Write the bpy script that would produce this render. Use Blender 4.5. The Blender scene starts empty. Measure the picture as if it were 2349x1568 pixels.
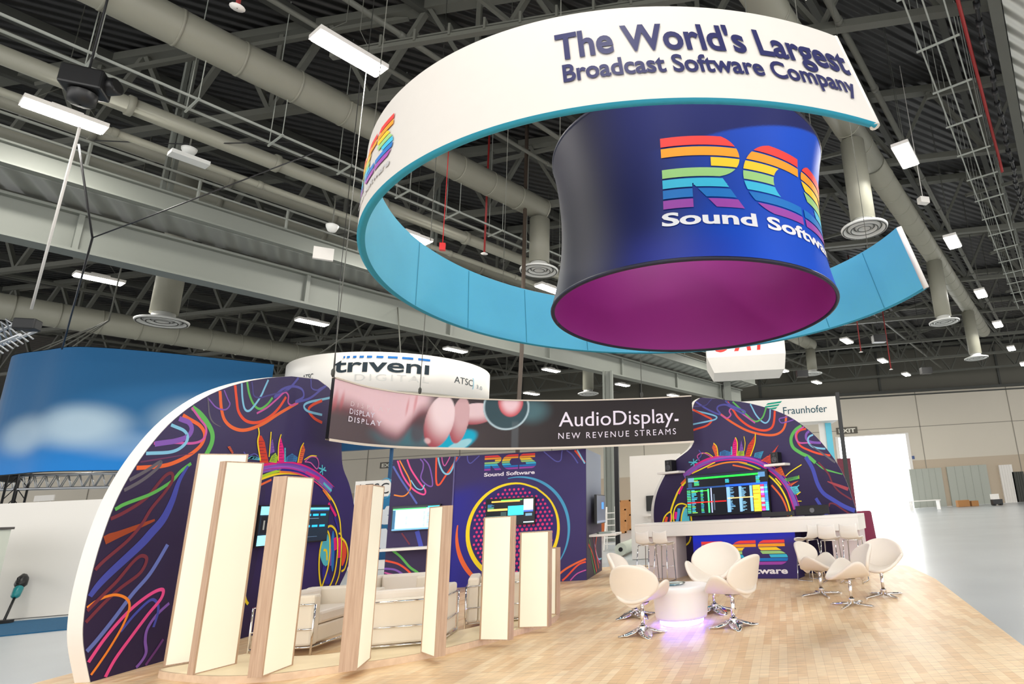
import bpy, bmesh, math, random
from mathutils import Vector, Matrix
random.seed(7)
S = bpy.context.scene
COL = S.collection

# ------------------------------------------------------------------ camera
EYE = 1.5; FPX = 1352.0; PPX, PPY = 1600.0, 784.0; PITCH = .2683; ROLL = -.0584
fwd = Vector((0, math.cos(PITCH), math.sin(PITCH)))
_r0 = Vector((1, 0, 0)); _u0 = _r0.cross(fwd)
rgt = math.cos(ROLL)*_r0 + math.sin(ROLL)*_u0
upv = math.cos(ROLL)*_u0 - math.sin(ROLL)*_r0
cam = bpy.data.objects.new('camera', bpy.data.cameras.new('camera'))
COL.objects.link(cam); S.camera = cam
M = Matrix.Identity(4)
for i in range(3):
    M[i][0] = rgt[i]; M[i][1] = upv[i]; M[i][2] = -fwd[i]
M[2][3] = EYE
cam.matrix_world = M
cam.data.sensor_fit = 'HORIZONTAL'; cam.data.sensor_width = 36
cam.data.lens = FPX/2349*36
cam.data.shift_x = (1174.5-PPX)/2349; cam.data.shift_y = (PPY-784)/2349
cam.data.clip_end = 400

# ------------------------------------------------------------------ light and exposure
W = bpy.data.worlds.new('hall_daylight'); S.world = W; W.use_nodes = True
W.node_tree.nodes['Background'].inputs[0].default_value = (1.0, .985, .96, 1)
W.node_tree.nodes['Background'].inputs[1].default_value = 1.55
S.view_settings.view_transform = 'Standard'; S.view_settings.look = 'None'
S.view_settings.exposure = 0.85; S.view_settings.gamma = 1
LAMP_W = 104.0        # light of one high bay lamp

# ------------------------------------------------------------------ measuring helpers (photo frame 2349 x 1568 -> metres in the hall)
def ray(px, py): return fwd + (px-PPX)/FPX*rgt - (py-PPY)/FPX*upv
CAM = Vector((0, 0, EYE))
def pz(px, py, z=0.): d = ray(px, py); return CAM + d*((z-EYE)/d.z)
def pY(px, py, Y): d = ray(px, py); return CAM + d*(Y/d.y)
def ppl(px, py, P, n): d = ray(px, py); return CAM + d*((P-CAM).dot(n)/d.dot(n))
A1 = math.radians(31.7)
D1 = Vector((math.sin(A1), math.cos(A1), 0)); N1 = Vector((D1.y, -D1.x, 0))
A2 = math.radians(7); D2 = Vector((math.cos(A2), -math.sin(A2), 0))
def hall(t, off, z): return D1*t + N1*off + Vector((0, 0, z))
def sm(a, b, x):
    t = max(0., min(1., (x-a)/(b-a))); return t*t*(3-2*t)
def lerp(a, b, t): return a+(b-a)*t
def mix(a, b, t): return tuple(a[i]+(b[i]-a[i])*t for i in range(3))
def lin(c):
    return tuple((x/255/12.92 if x/255 <= .04045 else ((x/255+.055)/1.055)**2.4) for x in c)
def RGB(r, g, b): return lin((r, g, b))

# ------------------------------------------------------------------ materials
MATS = {}
def mat(name, col, rough=.5, metal=0., noise=0., scale=8., emit=0., bump=0., spec=.5, attr=False, alpha=None, trans=0.):
    if name in MATS: return MATS[name]
    m = bpy.data.materials.new(name); m.use_nodes = True; nt = m.node_tree
    b = nt.nodes['Principled BSDF']
    b.inputs['Base Color'].default_value = (*col, 1); b.inputs['Roughness'].default_value = rough
    b.inputs['Metallic'].default_value = metal; b.inputs['Specular IOR Level'].default_value = spec
    if trans: b.inputs['Transmission Weight'].default_value = trans
    src = None
    if attr:
        a = nt.nodes.new('ShaderNodeAttribute'); a.attribute_name = 'ink'; src = a.outputs['Color']
    if noise or bump:
        tc = nt.nodes.new('ShaderNodeTexCoord'); n = nt.nodes.new('ShaderNodeTexNoise')
        n.inputs['Scale'].default_value = scale; n.inputs['Detail'].default_value = 4
        nt.links.new(tc.outputs['Object'], n.inputs['Vector'])
        if noise:
            mr = nt.nodes.new('ShaderNodeMapRange'); mr.inputs[3].default_value = 1-noise; mr.inputs[4].default_value = 1+noise
            nt.links.new(n.outputs['Fac'], mr.inputs[0])
            mx = nt.nodes.new('ShaderNodeMix'); mx.data_type = 'RGBA'; mx.blend_type = 'MULTIPLY'; mx.inputs[0].default_value = 1
            if src: nt.links.new(src, mx.inputs[6])
            else: mx.inputs[6].default_value = (*col, 1)
            nt.links.new(mr.outputs[0], mx.inputs[7]); src = mx.outputs[2]
        if bump:
            bp = nt.nodes.new('ShaderNodeBump'); bp.inputs['Strength'].default_value = bump
            nt.links.new(n.outputs['Fac'], bp.inputs['Height']); nt.links.new(bp.outputs[0], b.inputs['Normal'])
    if src: nt.links.new(src, b.inputs['Base Color'])
    if emit:
        b.inputs['Emission Strength'].default_value = emit
        if attr: nt.links.new(src, b.inputs['Emission Color'])
        else: b.inputs['Emission Color'].default_value = (*col, 1)
    MATS[name] = m; return m

def wood_mat(name, c1, c2, scale, rough, axis_scale):
    m = bpy.data.materials.new(name); m.use_nodes = True; nt = m.node_tree; b = nt.nodes['Principled BSDF']
    tc = nt.nodes.new('ShaderNodeTexCoord'); mp = nt.nodes.new('ShaderNodeMapping'); mp.inputs['Scale'].default_value = axis_scale
    n = nt.nodes.new('ShaderNodeTexNoise'); n.inputs['Scale'].default_value = scale; n.inputs['Detail'].default_value = 6
    r = nt.nodes.new('ShaderNodeValToRGB'); r.color_ramp.elements[0].position = .3; r.color_ramp.elements[1].position = .7
    r.color_ramp.elements[0].color = (*c1, 1); r.color_ramp.elements[1].color = (*c2, 1)
    nt.links.new(tc.outputs['Object'], mp.inputs[0]); nt.links.new(mp.outputs[0], n.inputs['Vector'])
    nt.links.new(n.outputs['Fac'], r.inputs[0]); nt.links.new(r.outputs[0], b.inputs['Base Color'])
    b.inputs['Roughness'].default_value = rough
    return m

def plank_mat():
    m = bpy.data.materials.new('plank_floor'); m.use_nodes = True; nt = m.node_tree; b = nt.nodes['Principled BSDF']
    tc = nt.nodes.new('ShaderNodeTexCoord'); mp = nt.nodes.new('ShaderNodeMapping')
    mp.inputs['Rotation'].default_value = (0, 0, math.radians(97))
    br = nt.nodes.new('ShaderNodeTexBrick'); br.offset = .37; br.inputs['Scale'].default_value = 1
    br.inputs['Brick Width'].default_value = .62; br.inputs['Row Height'].default_value = .085
    br.inputs['Mortar Size'].default_value = .0012; br.inputs['Bias'].default_value = -.1
    br.inputs['Color1'].default_value = (*RGB(244, 216, 176), 1); br.inputs['Color2'].default_value = (*RGB(226, 186, 138), 1)
    br.inputs['Mortar'].default_value = (*RGB(204, 164, 122), 1)
    n = nt.nodes.new('ShaderNodeTexNoise'); n.inputs['Scale'].default_value = 3; n.inputs['Detail'].default_value = 7
    mp2 = nt.nodes.new('ShaderNodeMapping'); mp2.inputs['Rotation'].default_value = (0, 0, math.radians(97)); mp2.inputs['Scale'].default_value = (1.2, 14, 1)
    nt.links.new(tc.outputs['Object'], mp.inputs[0]); nt.links.new(mp.outputs[0], br.inputs[0])
    nt.links.new(tc.outputs['Object'], mp2.inputs[0]); nt.links.new(mp2.outputs[0], n.inputs['Vector'])
    mr = nt.nodes.new('ShaderNodeMapRange'); mr.inputs[1].default_value = .3; mr.inputs[2].default_value = .7
    mr.inputs[3].default_value = .74; mr.inputs[4].default_value = 1.1
    nt.links.new(n.outputs['Fac'], mr.inputs[0])
    mx = nt.nodes.new('ShaderNodeMix'); mx.data_type = 'RGBA'; mx.blend_type = 'MULTIPLY'; mx.inputs[0].default_value = 1
    nt.links.new(br.outputs[0], mx.inputs[6]); nt.links.new(mr.outputs[0], mx.inputs[7]); nt.links.new(mx.outputs[2], b.inputs['Base Color'])
    b.inputs['Roughness'].default_value = .38
    return m

def deck_mat(name, c, rot, period, rough=.5):
    """corrugated sheet: the ribs run across the given direction"""
    m = bpy.data.materials.new(name); m.use_nodes = True; nt = m.node_tree; b = nt.nodes['Principled BSDF']
    tc = nt.nodes.new('ShaderNodeTexCoord'); mp = nt.nodes.new('ShaderNodeMapping'); mp.inputs['Rotation'].default_value = (0, 0, rot)
    w = nt.nodes.new('ShaderNodeTexWave'); w.inputs['Scale'].default_value = .314/period; w.inputs['Distortion'].default_value = 0
    bp = nt.nodes.new('ShaderNodeBump'); bp.inputs['Strength'].default_value = 1; bp.inputs['Distance'].default_value = period*.35
    nt.links.new(tc.outputs['Object'], mp.inputs[0]); nt.links.new(mp.outputs[0], w.inputs[0])
    nt.links.new(w.outputs['Fac'], bp.inputs['Height']); nt.links.new(bp.outputs[0], b.inputs['Normal'])
    b.inputs['Base Color'].default_value = (*c, 1); b.inputs['Roughness'].default_value = rough
    return m

INK = mat('printed_fabric', (1, 1, 1), .55, attr=True, spec=.3)
SCREEN = mat('lit_display', (1, 1, 1), .3, attr=True, emit=.9)
WHITE = mat('white_paint', RGB(236, 232, 226), .45, noise=.02, scale=3)
WFAB = mat('white_fabric', RGB(212, 207, 201), .8, noise=.02, scale=5)
CYAN = mat('cyan_fabric', RGB(104, 208, 240), .7, noise=.07, scale=1.1)
CYANE = mat('cyan_edge', RGB(40, 160, 195), .6)
PURP = mat('purple_lining', RGB(146, 30, 134), .6, noise=.12, scale=.9)
NAVY = mat('navy_print', RGB(62, 52, 92), .42, noise=.04, scale=2)
BLACK = mat('black_plastic', RGB(22, 22, 24), .4)
DARK = mat('black_steel', RGB(30, 31, 33), .5, metal=.3)
CHROME = mat('chrome', (.82, .82, .84), .08, metal=1)
ALU = mat('aluminium', (.62, .64, .67), .3, metal=.9)
LEATH = mat('white_leather', RGB(230, 220, 208), .38, noise=.03, scale=6)
CREAML = mat('cream_leather', RGB(232, 222, 205), .42, noise=.03, scale=6)
GLOW = mat('lit_acrylic', (.72, .685, .56), .5, emit=.27)
FIN = wood_mat('fin_laminate', RGB(176, 146, 122), RGB(200, 172, 148), 4, .5, (12, 12, .6))
PLAT = wood_mat('platform_laminate', RGB(212, 184, 156), RGB(226, 200, 172), 3, .45, (2, 10, 4))
PLATT = mat('platform_top', RGB(244, 226, 190), .45, noise=.03)
STEEL = mat('painted_roof_steel', RGB(94, 95, 87), .55, noise=.1, scale=1.5)
STEELD = mat('dull_roof_steel', RGB(66, 67, 62), .6, noise=.12, scale=1.5)
DUCT = mat('painted_duct', RGB(148, 147, 133), .5, noise=.06, scale=1.2)
GIRD = mat('girder_paint', RGB(124, 128, 121), .55, noise=.05, scale=.6)
RAILM = mat('rail_paint', RGB(168, 172, 164), .5)
DIFFW = mat('diffuser_white', RGB(225, 226, 222), .4)
REDP = mat('red_pipe_paint', RGB(150, 38, 36), .5)
CREAM = mat('cream_wall_paint', RGB(216, 208, 192), .7, noise=.03, scale=.3)
TAN = mat('tan_wall_paint', RGB(196, 180, 158), .7, noise=.03, scale=.3)
GREYW = mat('grey_upper_wall', RGB(98, 96, 86), .7, noise=.05, scale=.2)
LAMPM = mat('lamp_lens', (1, .97, .9), .4, emit=22)
GLASS = mat('clear_glass', (.85, .95, .92), .05, trans=1.)

# ------------------------------------------------------------------ mesh builder
class MB:
    def __init__(s): s.v = []; s.f = []; s.c = []; s.sm = []
    def add(s, vs, fs, col=None, smooth=False):
        o = len(s.v); s.v += [tuple(v) for v in vs]
        for f in fs:
            s.f.append(tuple(i+o for i in f)); s.c.append(col); s.sm.append(smooth)
        return s
    def box(s, c, d, rz=0., col=None, R=None):
        R = R or Matrix.Rotation(rz, 3, 'Z'); c = Vector(c); x, y, z = d[0]/2, d[1]/2, d[2]/2
        vs = [c + R @ Vector((a*x, b*y, e*z)) for e in (-1, 1) for b in (-1, 1) for a in (-1, 1)]
        return s.add(vs, [(0, 2, 3, 1), (4, 5, 7, 6), (0, 1, 5, 4), (2, 6, 7, 3), (0, 4, 6, 2), (1, 3, 7, 5)], col)
    def bar(s, a, b, w, h=None, col=None):
        a = Vector(a); b = Vector(b); d = b-a; L = d.length
        if L < 1e-6: return s
        x = d/L; up = Vector((0, 0, 1)) if abs(x.z) < .95 else Vector((0, 1, 0)); y = up.cross(x).normalized(); z = x.cross(y)
        R = Matrix((x, y, z)).transposed()
        return s.box((a+b)/2, (L, w, h or w), R=R, col=col)
    def tube(s, pts, r, n=8, cap=True, col=None):
        pts = [Vector(p) for p in pts]; rs = r if isinstance(r, (list, tuple)) else [r]*len(pts)
        vs = []; fs = []; pu = None
        for i, p in enumerate(pts):
            t = (pts[min(i+1, len(pts)-1)]-pts[max(i-1, 0)]).normalized()
            if pu is None:
                u0 = Vector((0, 0, 1)) if abs(t.z) < .9 else Vector((1, 0, 0)); u = (u0-t*u0.dot(t)).normalized()
            else:
                u = pu-t*pu.dot(t); u = u.normalized() if u.length > 1e-5 else pu
            pu = u; w = t.cross(u)
            for k in range(n):
                a = 2*math.pi*k/n; vs.append(p+rs[i]*(math.cos(a)*u+math.sin(a)*w))
        for i in range(len(pts)-1):
            for k in range(n):
                fs.append((i*n+k, i*n+(k+1) % n, (i+1)*n+(k+1) % n, (i+1)*n+k))
        s.add(vs, fs, col, True)
        if cap: s.add([vs[k] for k in range(n)][::-1], [tuple(range(n))], col); s.add(vs[-n:], [tuple(range(n))], col)
        return s
    def lathe(s, prof, c=(0, 0, 0), n=32, col=None, smooth=True, a0=0., a1=2*math.pi):
        c = Vector(c); full = abs(a1-a0-2*math.pi) < 1e-6; m = n if full else n+1
        vs = [c+Vector((r*math.cos(a0+(a1-a0)*k/n), r*math.sin(a0+(a1-a0)*k/n), z)) for r, z in prof for k in range(m)]
        fs = []
        for i in range(len(prof)-1):
            for k in range(n):
                k2 = (k+1) % m; fs.append((i*m+k, i*m+k2, (i+1)*m+k2, (i+1)*m+k))
        return s.add(vs, fs, col, smooth)
    def prism(s, poly, z0, z1, col=None):
        n = len(poly)
        vs = [(p[0], p[1], z0) for p in poly]+[(p[0], p[1], z1) for p in poly]
        return s.add(vs, [tuple(range(n))[::-1], tuple(range(n, 2*n))]+[(i, (i+1) % n, n+(i+1) % n, n+i) for i in range(n)], col)
    def slab(s, outline, off, col=None):
        """closed outline of 3D points pushed along off: a plate with thickness"""
        n = len(outline); off = Vector(off); a = [Vector(p) for p in outline]; b = [p+off for p in a]
        return s.add(a+b, [tuple(range(n)), tuple(range(n, 2*n))[::-1]]+[((i+1) % n, i, n+i, n+(i+1) % n) for i in range(n)], col)
    def grid(s, fn, nu, nv, colf=None, smooth=True, flip=False):
        vs = [fn(i/nu, j/nv) for j in range(nv+1) for i in range(nu+1)]; o = len(s.v); s.v += [tuple(v) for v in vs]
        cv = [colf(i/nu, j/nv) for j in range(nv+1) for i in range(nu+1)] if colf else None
        for j in range(nv):
            for i in range(nu):
                a = o+j*(nu+1)+i; f = (a, a+1, a+nu+2, a+nu+1)
                s.f.append(f[::-1] if flip else f); s.sm.append(smooth)
                s.c.append([cv[j*(nu+1)+i], cv[j*(nu+1)+i+1], cv[(j+1)*(nu+1)+i+1], cv[(j+1)*(nu+1)+i]] if colf else None)
        return s
    def build(s, name, m, parent=None, loc=None, bevel=0., solid=0., subs=0):
        me = bpy.data.meshes.new(name)
        L = Vector(loc) if loc is not None else Vector((0, 0, 0))
        me.from_pydata([tuple(Vector(v)-L) for v in s.v], [], s.f)
        me.polygons.foreach_set('use_smooth', s.sm)
        if any(c is not None for c in s.c):
            ca = me.color_attributes.new('ink', 'FLOAT_COLOR', 'CORNER'); buf = []
            for f, c in zip(s.f, s.c):
                if isinstance(c, list):
                    for k in c: buf += [*k, 1.0]
                else: buf += [*(c or (1, 1, 1)), 1.0]*len(f)
            ca.data.foreach_set('color', buf)
        me.materials.append(m); me.update()
        bm = bmesh.new(); bm.from_mesh(me); bmesh.ops.remove_doubles(bm, verts=bm.verts, dist=1e-6)
        if m is not INK and m is not SCREEN: bmesh.ops.recalc_face_normals(bm, faces=bm.faces)
        bm.to_mesh(me); bm.free()
        o = bpy.data.objects.new(name, me); COL.objects.link(o); o.location = L
        if parent is not None:
            o.parent = parent
            if loc is not None and parent.location.length > 0: o.location = L-parent.location
        if bevel:
            b = o.modifiers.new('b', 'BEVEL'); b.width = bevel; b.segments = 2; b.limit_method = 'ANGLE'
        if solid:
            b = o.modifiers.new('s', 'SOLIDIFY'); b.thickness = solid; b.offset = 0
        if subs:
            b = o.modifiers.new('u', 'SUBSURF'); b.levels = subs; b.render_levels = subs
        return o

def tag(o, label, cat, group=None):
    o['label'] = label; o['category'] = cat
    if group: o['group'] = group
    return o
def thing(name, label, cat, loc=(0, 0, 0), rz=0., group=None):
    o = bpy.data.objects.new(name, None); COL.objects.link(o); o.location = loc; o.rotation_euler = (0, 0, rz); o.empty_display_size = .1
    return tag(o, label, cat, group)
def parts(name, m, parent, loc, polys, r, n=5):
    for q in polys:
        b = MB(); b.tube(q, r, n); b.build(name, m, parent, loc=loc)
def struct(o): o['kind'] = 'structure'; return o
def copy_tree(o, parent=None):
    c = o.copy(); COL.objects.link(c); c.parent = parent
    for ch in list(o.children): copy_tree(ch, c)
    return c

# ------------------------------------------------------------------ print helpers
def spline(pts, n=10):
    pts = [Vector(p) for p in pts]; out = []
    for i in range(len(pts)-1):
        p0 = pts[max(i-1, 0)]; p1 = pts[i]; p2 = pts[i+1]; p3 = pts[min(i+2, len(pts)-1)]
        for k in range(n):
            t = k/n; out.append(.5*((2*p1)+(p2-p0)*t+(2*p0-5*p1+4*p2-p3)*t*t+(3*p1-p0-3*p2+p3)*t**3))
    return out+[pts[-1]]
def stroke(mb, pts2, w, col, to3, lift, taper=False, n=10, clip=None):
    """painted line on a surface: 2D points in metres, width in metres"""
    q = spline([(p[0], p[1], 0) for p in pts2], n); L = []
    for i, p in enumerate(q):
        t = (q[min(i+1, len(q)-1)]-q[max(i-1, 0)]); t = t.normalized() if t.length > 0 else Vector((1, 0, 0))
        k = w/2
        if taper: k *= .25+.75*math.sin(math.pi*min(1, max(0, i/(len(q)-1))))
        nn = Vector((-t.y, t.x, 0))*k; L.append((p+nn, p-nn))
    for i in range(len(L)-1):
        a, b = L[i]; c, d = L[i+1]
        if clip and not all(clip(v.x, v.y) for v in (a, b, c, d)): continue
        mb.add([to3(v.x, v.y, lift+i*4e-6) for v in (b, d, c, a)], [(0, 1, 2, 3)], col)
def blob(mb, pts2, col, to3, lift):
    mb.add([to3(p[0], p[1], lift) for p in pts2], [tuple(range(len(pts2)))], col)
_tx = {}
def text_geo(body, bold=0., space=1., shear=0.):
    k = (body, bold, space, shear)
    if k in _tx: return _tx[k]
    cu = bpy.data.curves.new('t', 'FONT'); cu.body = body; cu.offset = bold; cu.space_character = space; cu.shear = shear; cu.resolution_u = 4
    cu.fill_mode = 'FRONT'
    o = bpy.data.objects.new('t', cu); COL.objects.link(o); bpy.context.view_layer.update()
    me = bpy.data.meshes.new_from_object(o.evaluated_get(bpy.context.evaluated_depsgraph_get()))
    vs = [tuple(v.co) for v in me.vertices]; fs = [tuple(p.vertices) for p in me.polygons]
    bpy.data.objects.remove(o); bpy.data.meshes.remove(me); bpy.data.curves.remove(cu)
    _tx[k] = (vs, fs); return vs, fs
def text(mb, body, x0, x1, y0, ycap, col, to3, lift, bold=0., space=1., shear=0., caps=.69):
    """writes body between x0 and x1, baseline y0, capitals up to ycap"""
    vs, fs = text_geo(body, bold, space, shear)
    a = min(v[0] for v in vs); b = max(v[0] for v in vs); sx = (x1-x0)/(b-a); sy = (ycap-y0)/(caps+bold)
    mb.add([to3(x0+(v[0]-a)*sx, y0+v[1]*sy, lift) for v in vs], fs, col)

RAIN = [RGB(238, 66, 62), RGB(247, 160, 42), RGB(250, 206, 46), RGB(160, 208, 130), RGB(60, 190, 226), RGB(24, 118, 200), RGB(160, 70, 172)]
def letterR(y):
    """x spans of the striped R at height y (0 foot, 1 top)"""
    if y > .43:
        t = (y-.72)/.29; e = max(0, 1-t*t)**.5 if abs(t) < 1 else 0
        r = .62+.38*e
        if .58 < y < .71: return [(.62, r)]
        return [(0, r)]
    d = (.43-y)/.43
    out = [(0, .37)]
    x0 = .37+max(0, (d-.18))*.36; x1 = .75+d*.27
    if d < .22: return [(0, x1)]
    return [(0, .37), (x0, x1)]
def letterC(y):
    t = (y-.5)/.5; e = max(0, 1-t*t)**.5; x0 = .52-.52*e
    if .28 < y < .715:
        u = (y-.5)/.26; e2 = max(0, 1-u*u)**.5 if abs(u) < 1 else 0
        return [(x0, .74-.28*e2)]
    return [(x0, .97)]
def letterS(y):
    if y > .715:
        t = (y-.76)/.26; e = max(0, 1-t*t)**.5 if abs(t) < 1 else 0; return [(.4-.4*e, .93)]
    if y > .57:
        t = (y-.76)/.26; e = max(0, 1-t*t)**.5 if abs(t) < 1 else 0; return [(.4-.4*e, .62+.1*(.715-y)/.145*2)]
    if y > .43: 
        t = (y-.27)/.31; e = max(0, 1-t*t)**.5 if abs(t) < 1 else 0; return [(.05+.1*(.57-y)/.14, .6+.4*e)]
    if y > .285:
        t = (y-.27)/.31; e = max(0, 1-t*t)**.5; return [(.36+.06*(.43-y)/.145, .6+.4*e)]
    t = (y-.27)/.28; e = max(0, 1-t*t)**.5 if abs(t) < 1 else 0
    return [(0, .6+.4*e)]
def striped_logo(mb, x0, x1, y0, y1, to3, lift, cols=RAIN, nsub=5, nx=6):
    w = (x1-x0); lw = w*.325; gap = w*.0125
    for li, fn in enumerate((letterR, letterC, letterS)):
        bx = x0+li*(lw+gap)
        for b in range(7):
            ya = 1-(b+1)/7+.012; yb = 1-b/7-.012
            for k in range(nsub):
                u = lerp(ya, yb, k/nsub); v = lerp(ya, yb, (k+1)/nsub)
                A = fn(u+1e-4); B = fn(v-1e-4)
                if len(A) != len(B): A = B = fn((u+v)/2)
                for (a0, a1), (b0, b1) in zip(A, B):
                    for i in range(nx):
                        f = lambda s, e, q: bx+lw*lerp(s, e, q)
                        q0, q1 = i/nx, (i+1)/nx
                        mb.add([to3(f(a0, a1, q0), lerp(y0, y1, u), lift), to3(f(a0, a1, q1), lerp(y0, y1, u), lift),
                                to3(f(b0, b1, q1), lerp(y0, y1, v), lift), to3(f(b0, b1, q0), lerp(y0, y1, v), lift)], [(0, 1, 2, 3)], cols[b])

# ================================================================== hall shell
YW = 58.0
def conc_mat():
    m = mat('polished_concrete', RGB(184, 189, 193), .26, noise=.1, scale=.35)
    return m
struct(MB().box((-17, 21.5, -.06), (156, 75, .09)).build('floor', conc_mat()))
fl = MB(); fl.prism([(-7.3, 1.2), (2.25, 1.2), (3.0, 6.4), (3.95, 11.2), (4.2, 13.5), (-2.2, 17.2), (-7.6, 16.2), (-7.6, 6.2)], -.014, 0)
struct(fl.build('floor_planks', plank_mat()))
struct(MB().box((-17, 21.5, 15.62), (156, 75, .2)).build('ceiling', deck_mat('roof_deck', RGB(42, 42, 42), -A1+math.pi/2, .32)))

dl = pY(1922, 1004, YW); dr = pY(2076, 1000, YW)
def wall_piece(mb, x0, x1, z0, z1): mb.box(((x0+x1)/2, YW+.15, (z0+z1)/2), (x1-x0, .3, z1-z0))
w = MB(); zt = 11.0
wall_piece(w, -95, dl.x, 4.4, zt); wall_piece(w, dr.x, 61, 4.4, zt); wall_piece(w, dl.x, dr.x, dl.z, zt)
struct(w.build('wall_back', CREAM))
w = MB(); wall_piece(w, -95, dl.x, 0, 4.4); wall_piece(w, dr.x, 61, 0, 4.4)
struct(w.build('wall_back_dado', TAN))
w = MB(); w.box((-17, YW+.6, 13.3), (156, .3, 4.6)); struct(w.build('wall_back_upper', GREYW))
w = MB(); w.box((-17, YW+.1, zt+.12), (156, .8, .25)); w.box((-17, YW-.1, zt-.25), (156, .15, .12)); struct(w.build('trim_1', STEELD))
w = MB()
for x in range(-90, 61, 9): w.box((x+3.2, YW-.012, zt/2), (.07, .03, zt))
w.box((-17, YW-.012, 7.6), (156, .03, .06))
w2 = w.build('trim_2', mat('joint_line', RGB(150, 144, 132), .8)); struct(w2)  # joint strips, a tone darker than the wall paint
w = MB()
for x in range(-90, 61, 12): w.box((x, YW+.42, 13.2), (.22, .12, 4.4))
struct(w.build('trim_3', STEELD))
struct(MB().box(((dl.x+dr.x)/2, YW+6, 4), (dr.x-dl.x+8, .1, 12)).build('exterior_daylight', mat('daylight', (.93, .97, 1.0), .5, emit=3.2)))
w = MB()
for x in (dl.x-.15, dr.x+.15): w.box((x, YW-.06, dl.z/2), (.3, .2, dl.z))
w.box(((dl.x+dr.x)/2, YW-.06, dl.z+.05), (dr.x-dl.x+.6, .2, .1)); struct(w.build('door_1', WHITE))
# shuttered bays of the far wall
def bay(n, a, b, y0, col):
    p = pY(a, y0, YW-.3); q = pY(b, y0, YW-.3)
    d = MB(); d.box(((p.x+q.x)/2, YW-.1, p.z/2), (q.x-p.x, .2, p.z))
    for k in range(1, 5): d.box(((lerp(p.x, q.x, k/5)), YW-.21, p.z/2), (.05, .05, p.z))
    struct(d.build('door_%d' % n, col))
SHUT = mat('shutter_grey', RGB(176, 180, 170), .6, noise=.03, scale=.4)
bay(2, 2086, 2160, 1076, SHUT); bay(3, 2172, 2264, 1070, SHUT); bay(4, 2292, 2322, 1066, WHITE); bay(5, 2322, 2349, 1082, STEELD)

# ================================================================== roof structure
def zover(px, py, P): d = ray(px, py); return EYE+d.z*(math.hypot(P.x, P.y)/math.hypot(d.x, d.y))
def truss(t, zb=12.6, zt=15.3):
    m = MB(); O = hall(t, -17, 0); st = 3.0
    pt = lambda k, z: O+D2*(k*st)+Vector((0, 0, z))
    lo, hi = -18, 15
    m.bar(pt(lo, zb), pt(hi, zb), .22, .2); m.bar(pt(lo, zt), pt(hi, zt), .3, .26)
    for k in range(lo, hi):
        m.bar(pt(k, zb), pt(k+.5, zt), .16, .12); m.bar(pt(k+.5, zt), pt(k+1, zb), .16, .12)
        if k % 2 == 0: m.bar(pt(k, zb), pt(k, zt), .12, .12)
    struct(m.build('roof_truss', STEEL))
for i in range(9): truss(-1.5+i*7.3)
for off in range(-58, 16, 3):
    struct(MB().bar(hall(-6, off, 15.25), hall(62, off, 15.25), .2, .34).build('roof_beam', STEELD))
for i in range(6):   # light bottom struts along the hall between the trusses
    off = -47+i*9.4
    struct(MB().bar(hall(-6, off, 12.75), hall(60, off, 12.75), .1, .12).build('roof_beam', STEEL))
for i in range(7):
    t = 2.0+i*7.3; m = MB()
    for off in (-30, -20.6, -11.2, -1.8):
        m.bar(hall(t, off, 12.75), hall(t+5.5, off+7, 15.2), .12, .12)
    struct(m.build('roof_beam', STEEL))

# the catwalk stands a little farther out than the lamps' row
CK = 1.08
def ck(t, off, z): return hall(t*CK, off*CK, EYE+(z-EYE)*CK)
# catwalk girder with deck and rail
g = MB()
g.bar(ck(-4, -19.0, 8.5), ck(36, -19.0, 8.5), .1, 1.06)
for z, w_ in ((8.03, .5), (8.98, .45)): g.bar(ck(-4, -19.0, z), ck(36, -19.0, z), w_, .07)
for k in range(8): g.bar(ck(-2+k*5, -18.93, 8.5), ck(-1.9+k*5, -18.93, 8.5), .22, 1.0)
struct(g.build('catwalk_girder_beam', GIRD))
g = MB(); g.bar(ck(-4, -18.45, 9.16), ck(36, -18.45, 9.16), 1.25, .03)
struct(g.build('catwalk_slab', deck_mat('catwalk_deck', RGB(140, 144, 138), -A1, .62)))
g = MB(); g.bar(ck(-4, -17.8, 9.42), ck(36, -17.8, 9.42), .08, .46)
for z in (9.19, 9.66): g.bar(ck(-4, -17.8, z), ck(36, -17.8, z), .3, .05)
struct(g.build('catwalk_edge_beam', GIRD))
r = thing('catwalk_railing', 'grey steel guard rail running along the roof catwalk above the deep girder', 'railing', ck(0, -17.8, 9.7))
m = MB()
for z in (10.32, 10.02): m.bar(ck(-4, -17.8, z), ck(36, -17.8, z), .05, .05)
m.build('rail', RAILM, r, loc=ck(0, -17.8, 9.7))
for k in range(16):
    MB().bar(ck(-3.4+k*2.05, -17.8, 9.66), ck(-3.4+k*2.05, -17.8, 10.32), .05, .05).build('post', RAILM, r, loc=ck(0, -17.8, 9.7))
c = ck(21.6, -18.6, 0); m = MB(); c.z = 0
for s in (-.2, .2): m.box((c.x+s, c.y, 4.27), (.1, .42, 8.54))
m.box((c.x, c.y, 4.27), (.36, .12, 8.54)); struct(m.build('column', GIRD))
c = ck(33.5, -18.6, 0); struct(MB().box((c.x, c.y, 5), (.5, .5, 10)).build('column', GIRD))

for t in (4.2, 11.5, 18.8):
    m = MB()
    for s in (-.07, .07): m.bar(ck(t+s, -17.9, 9.6), ck(t+s, -17.9, 14.3), .06, .12)
    struct(m.build('hanger_column', GIRD))
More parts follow.
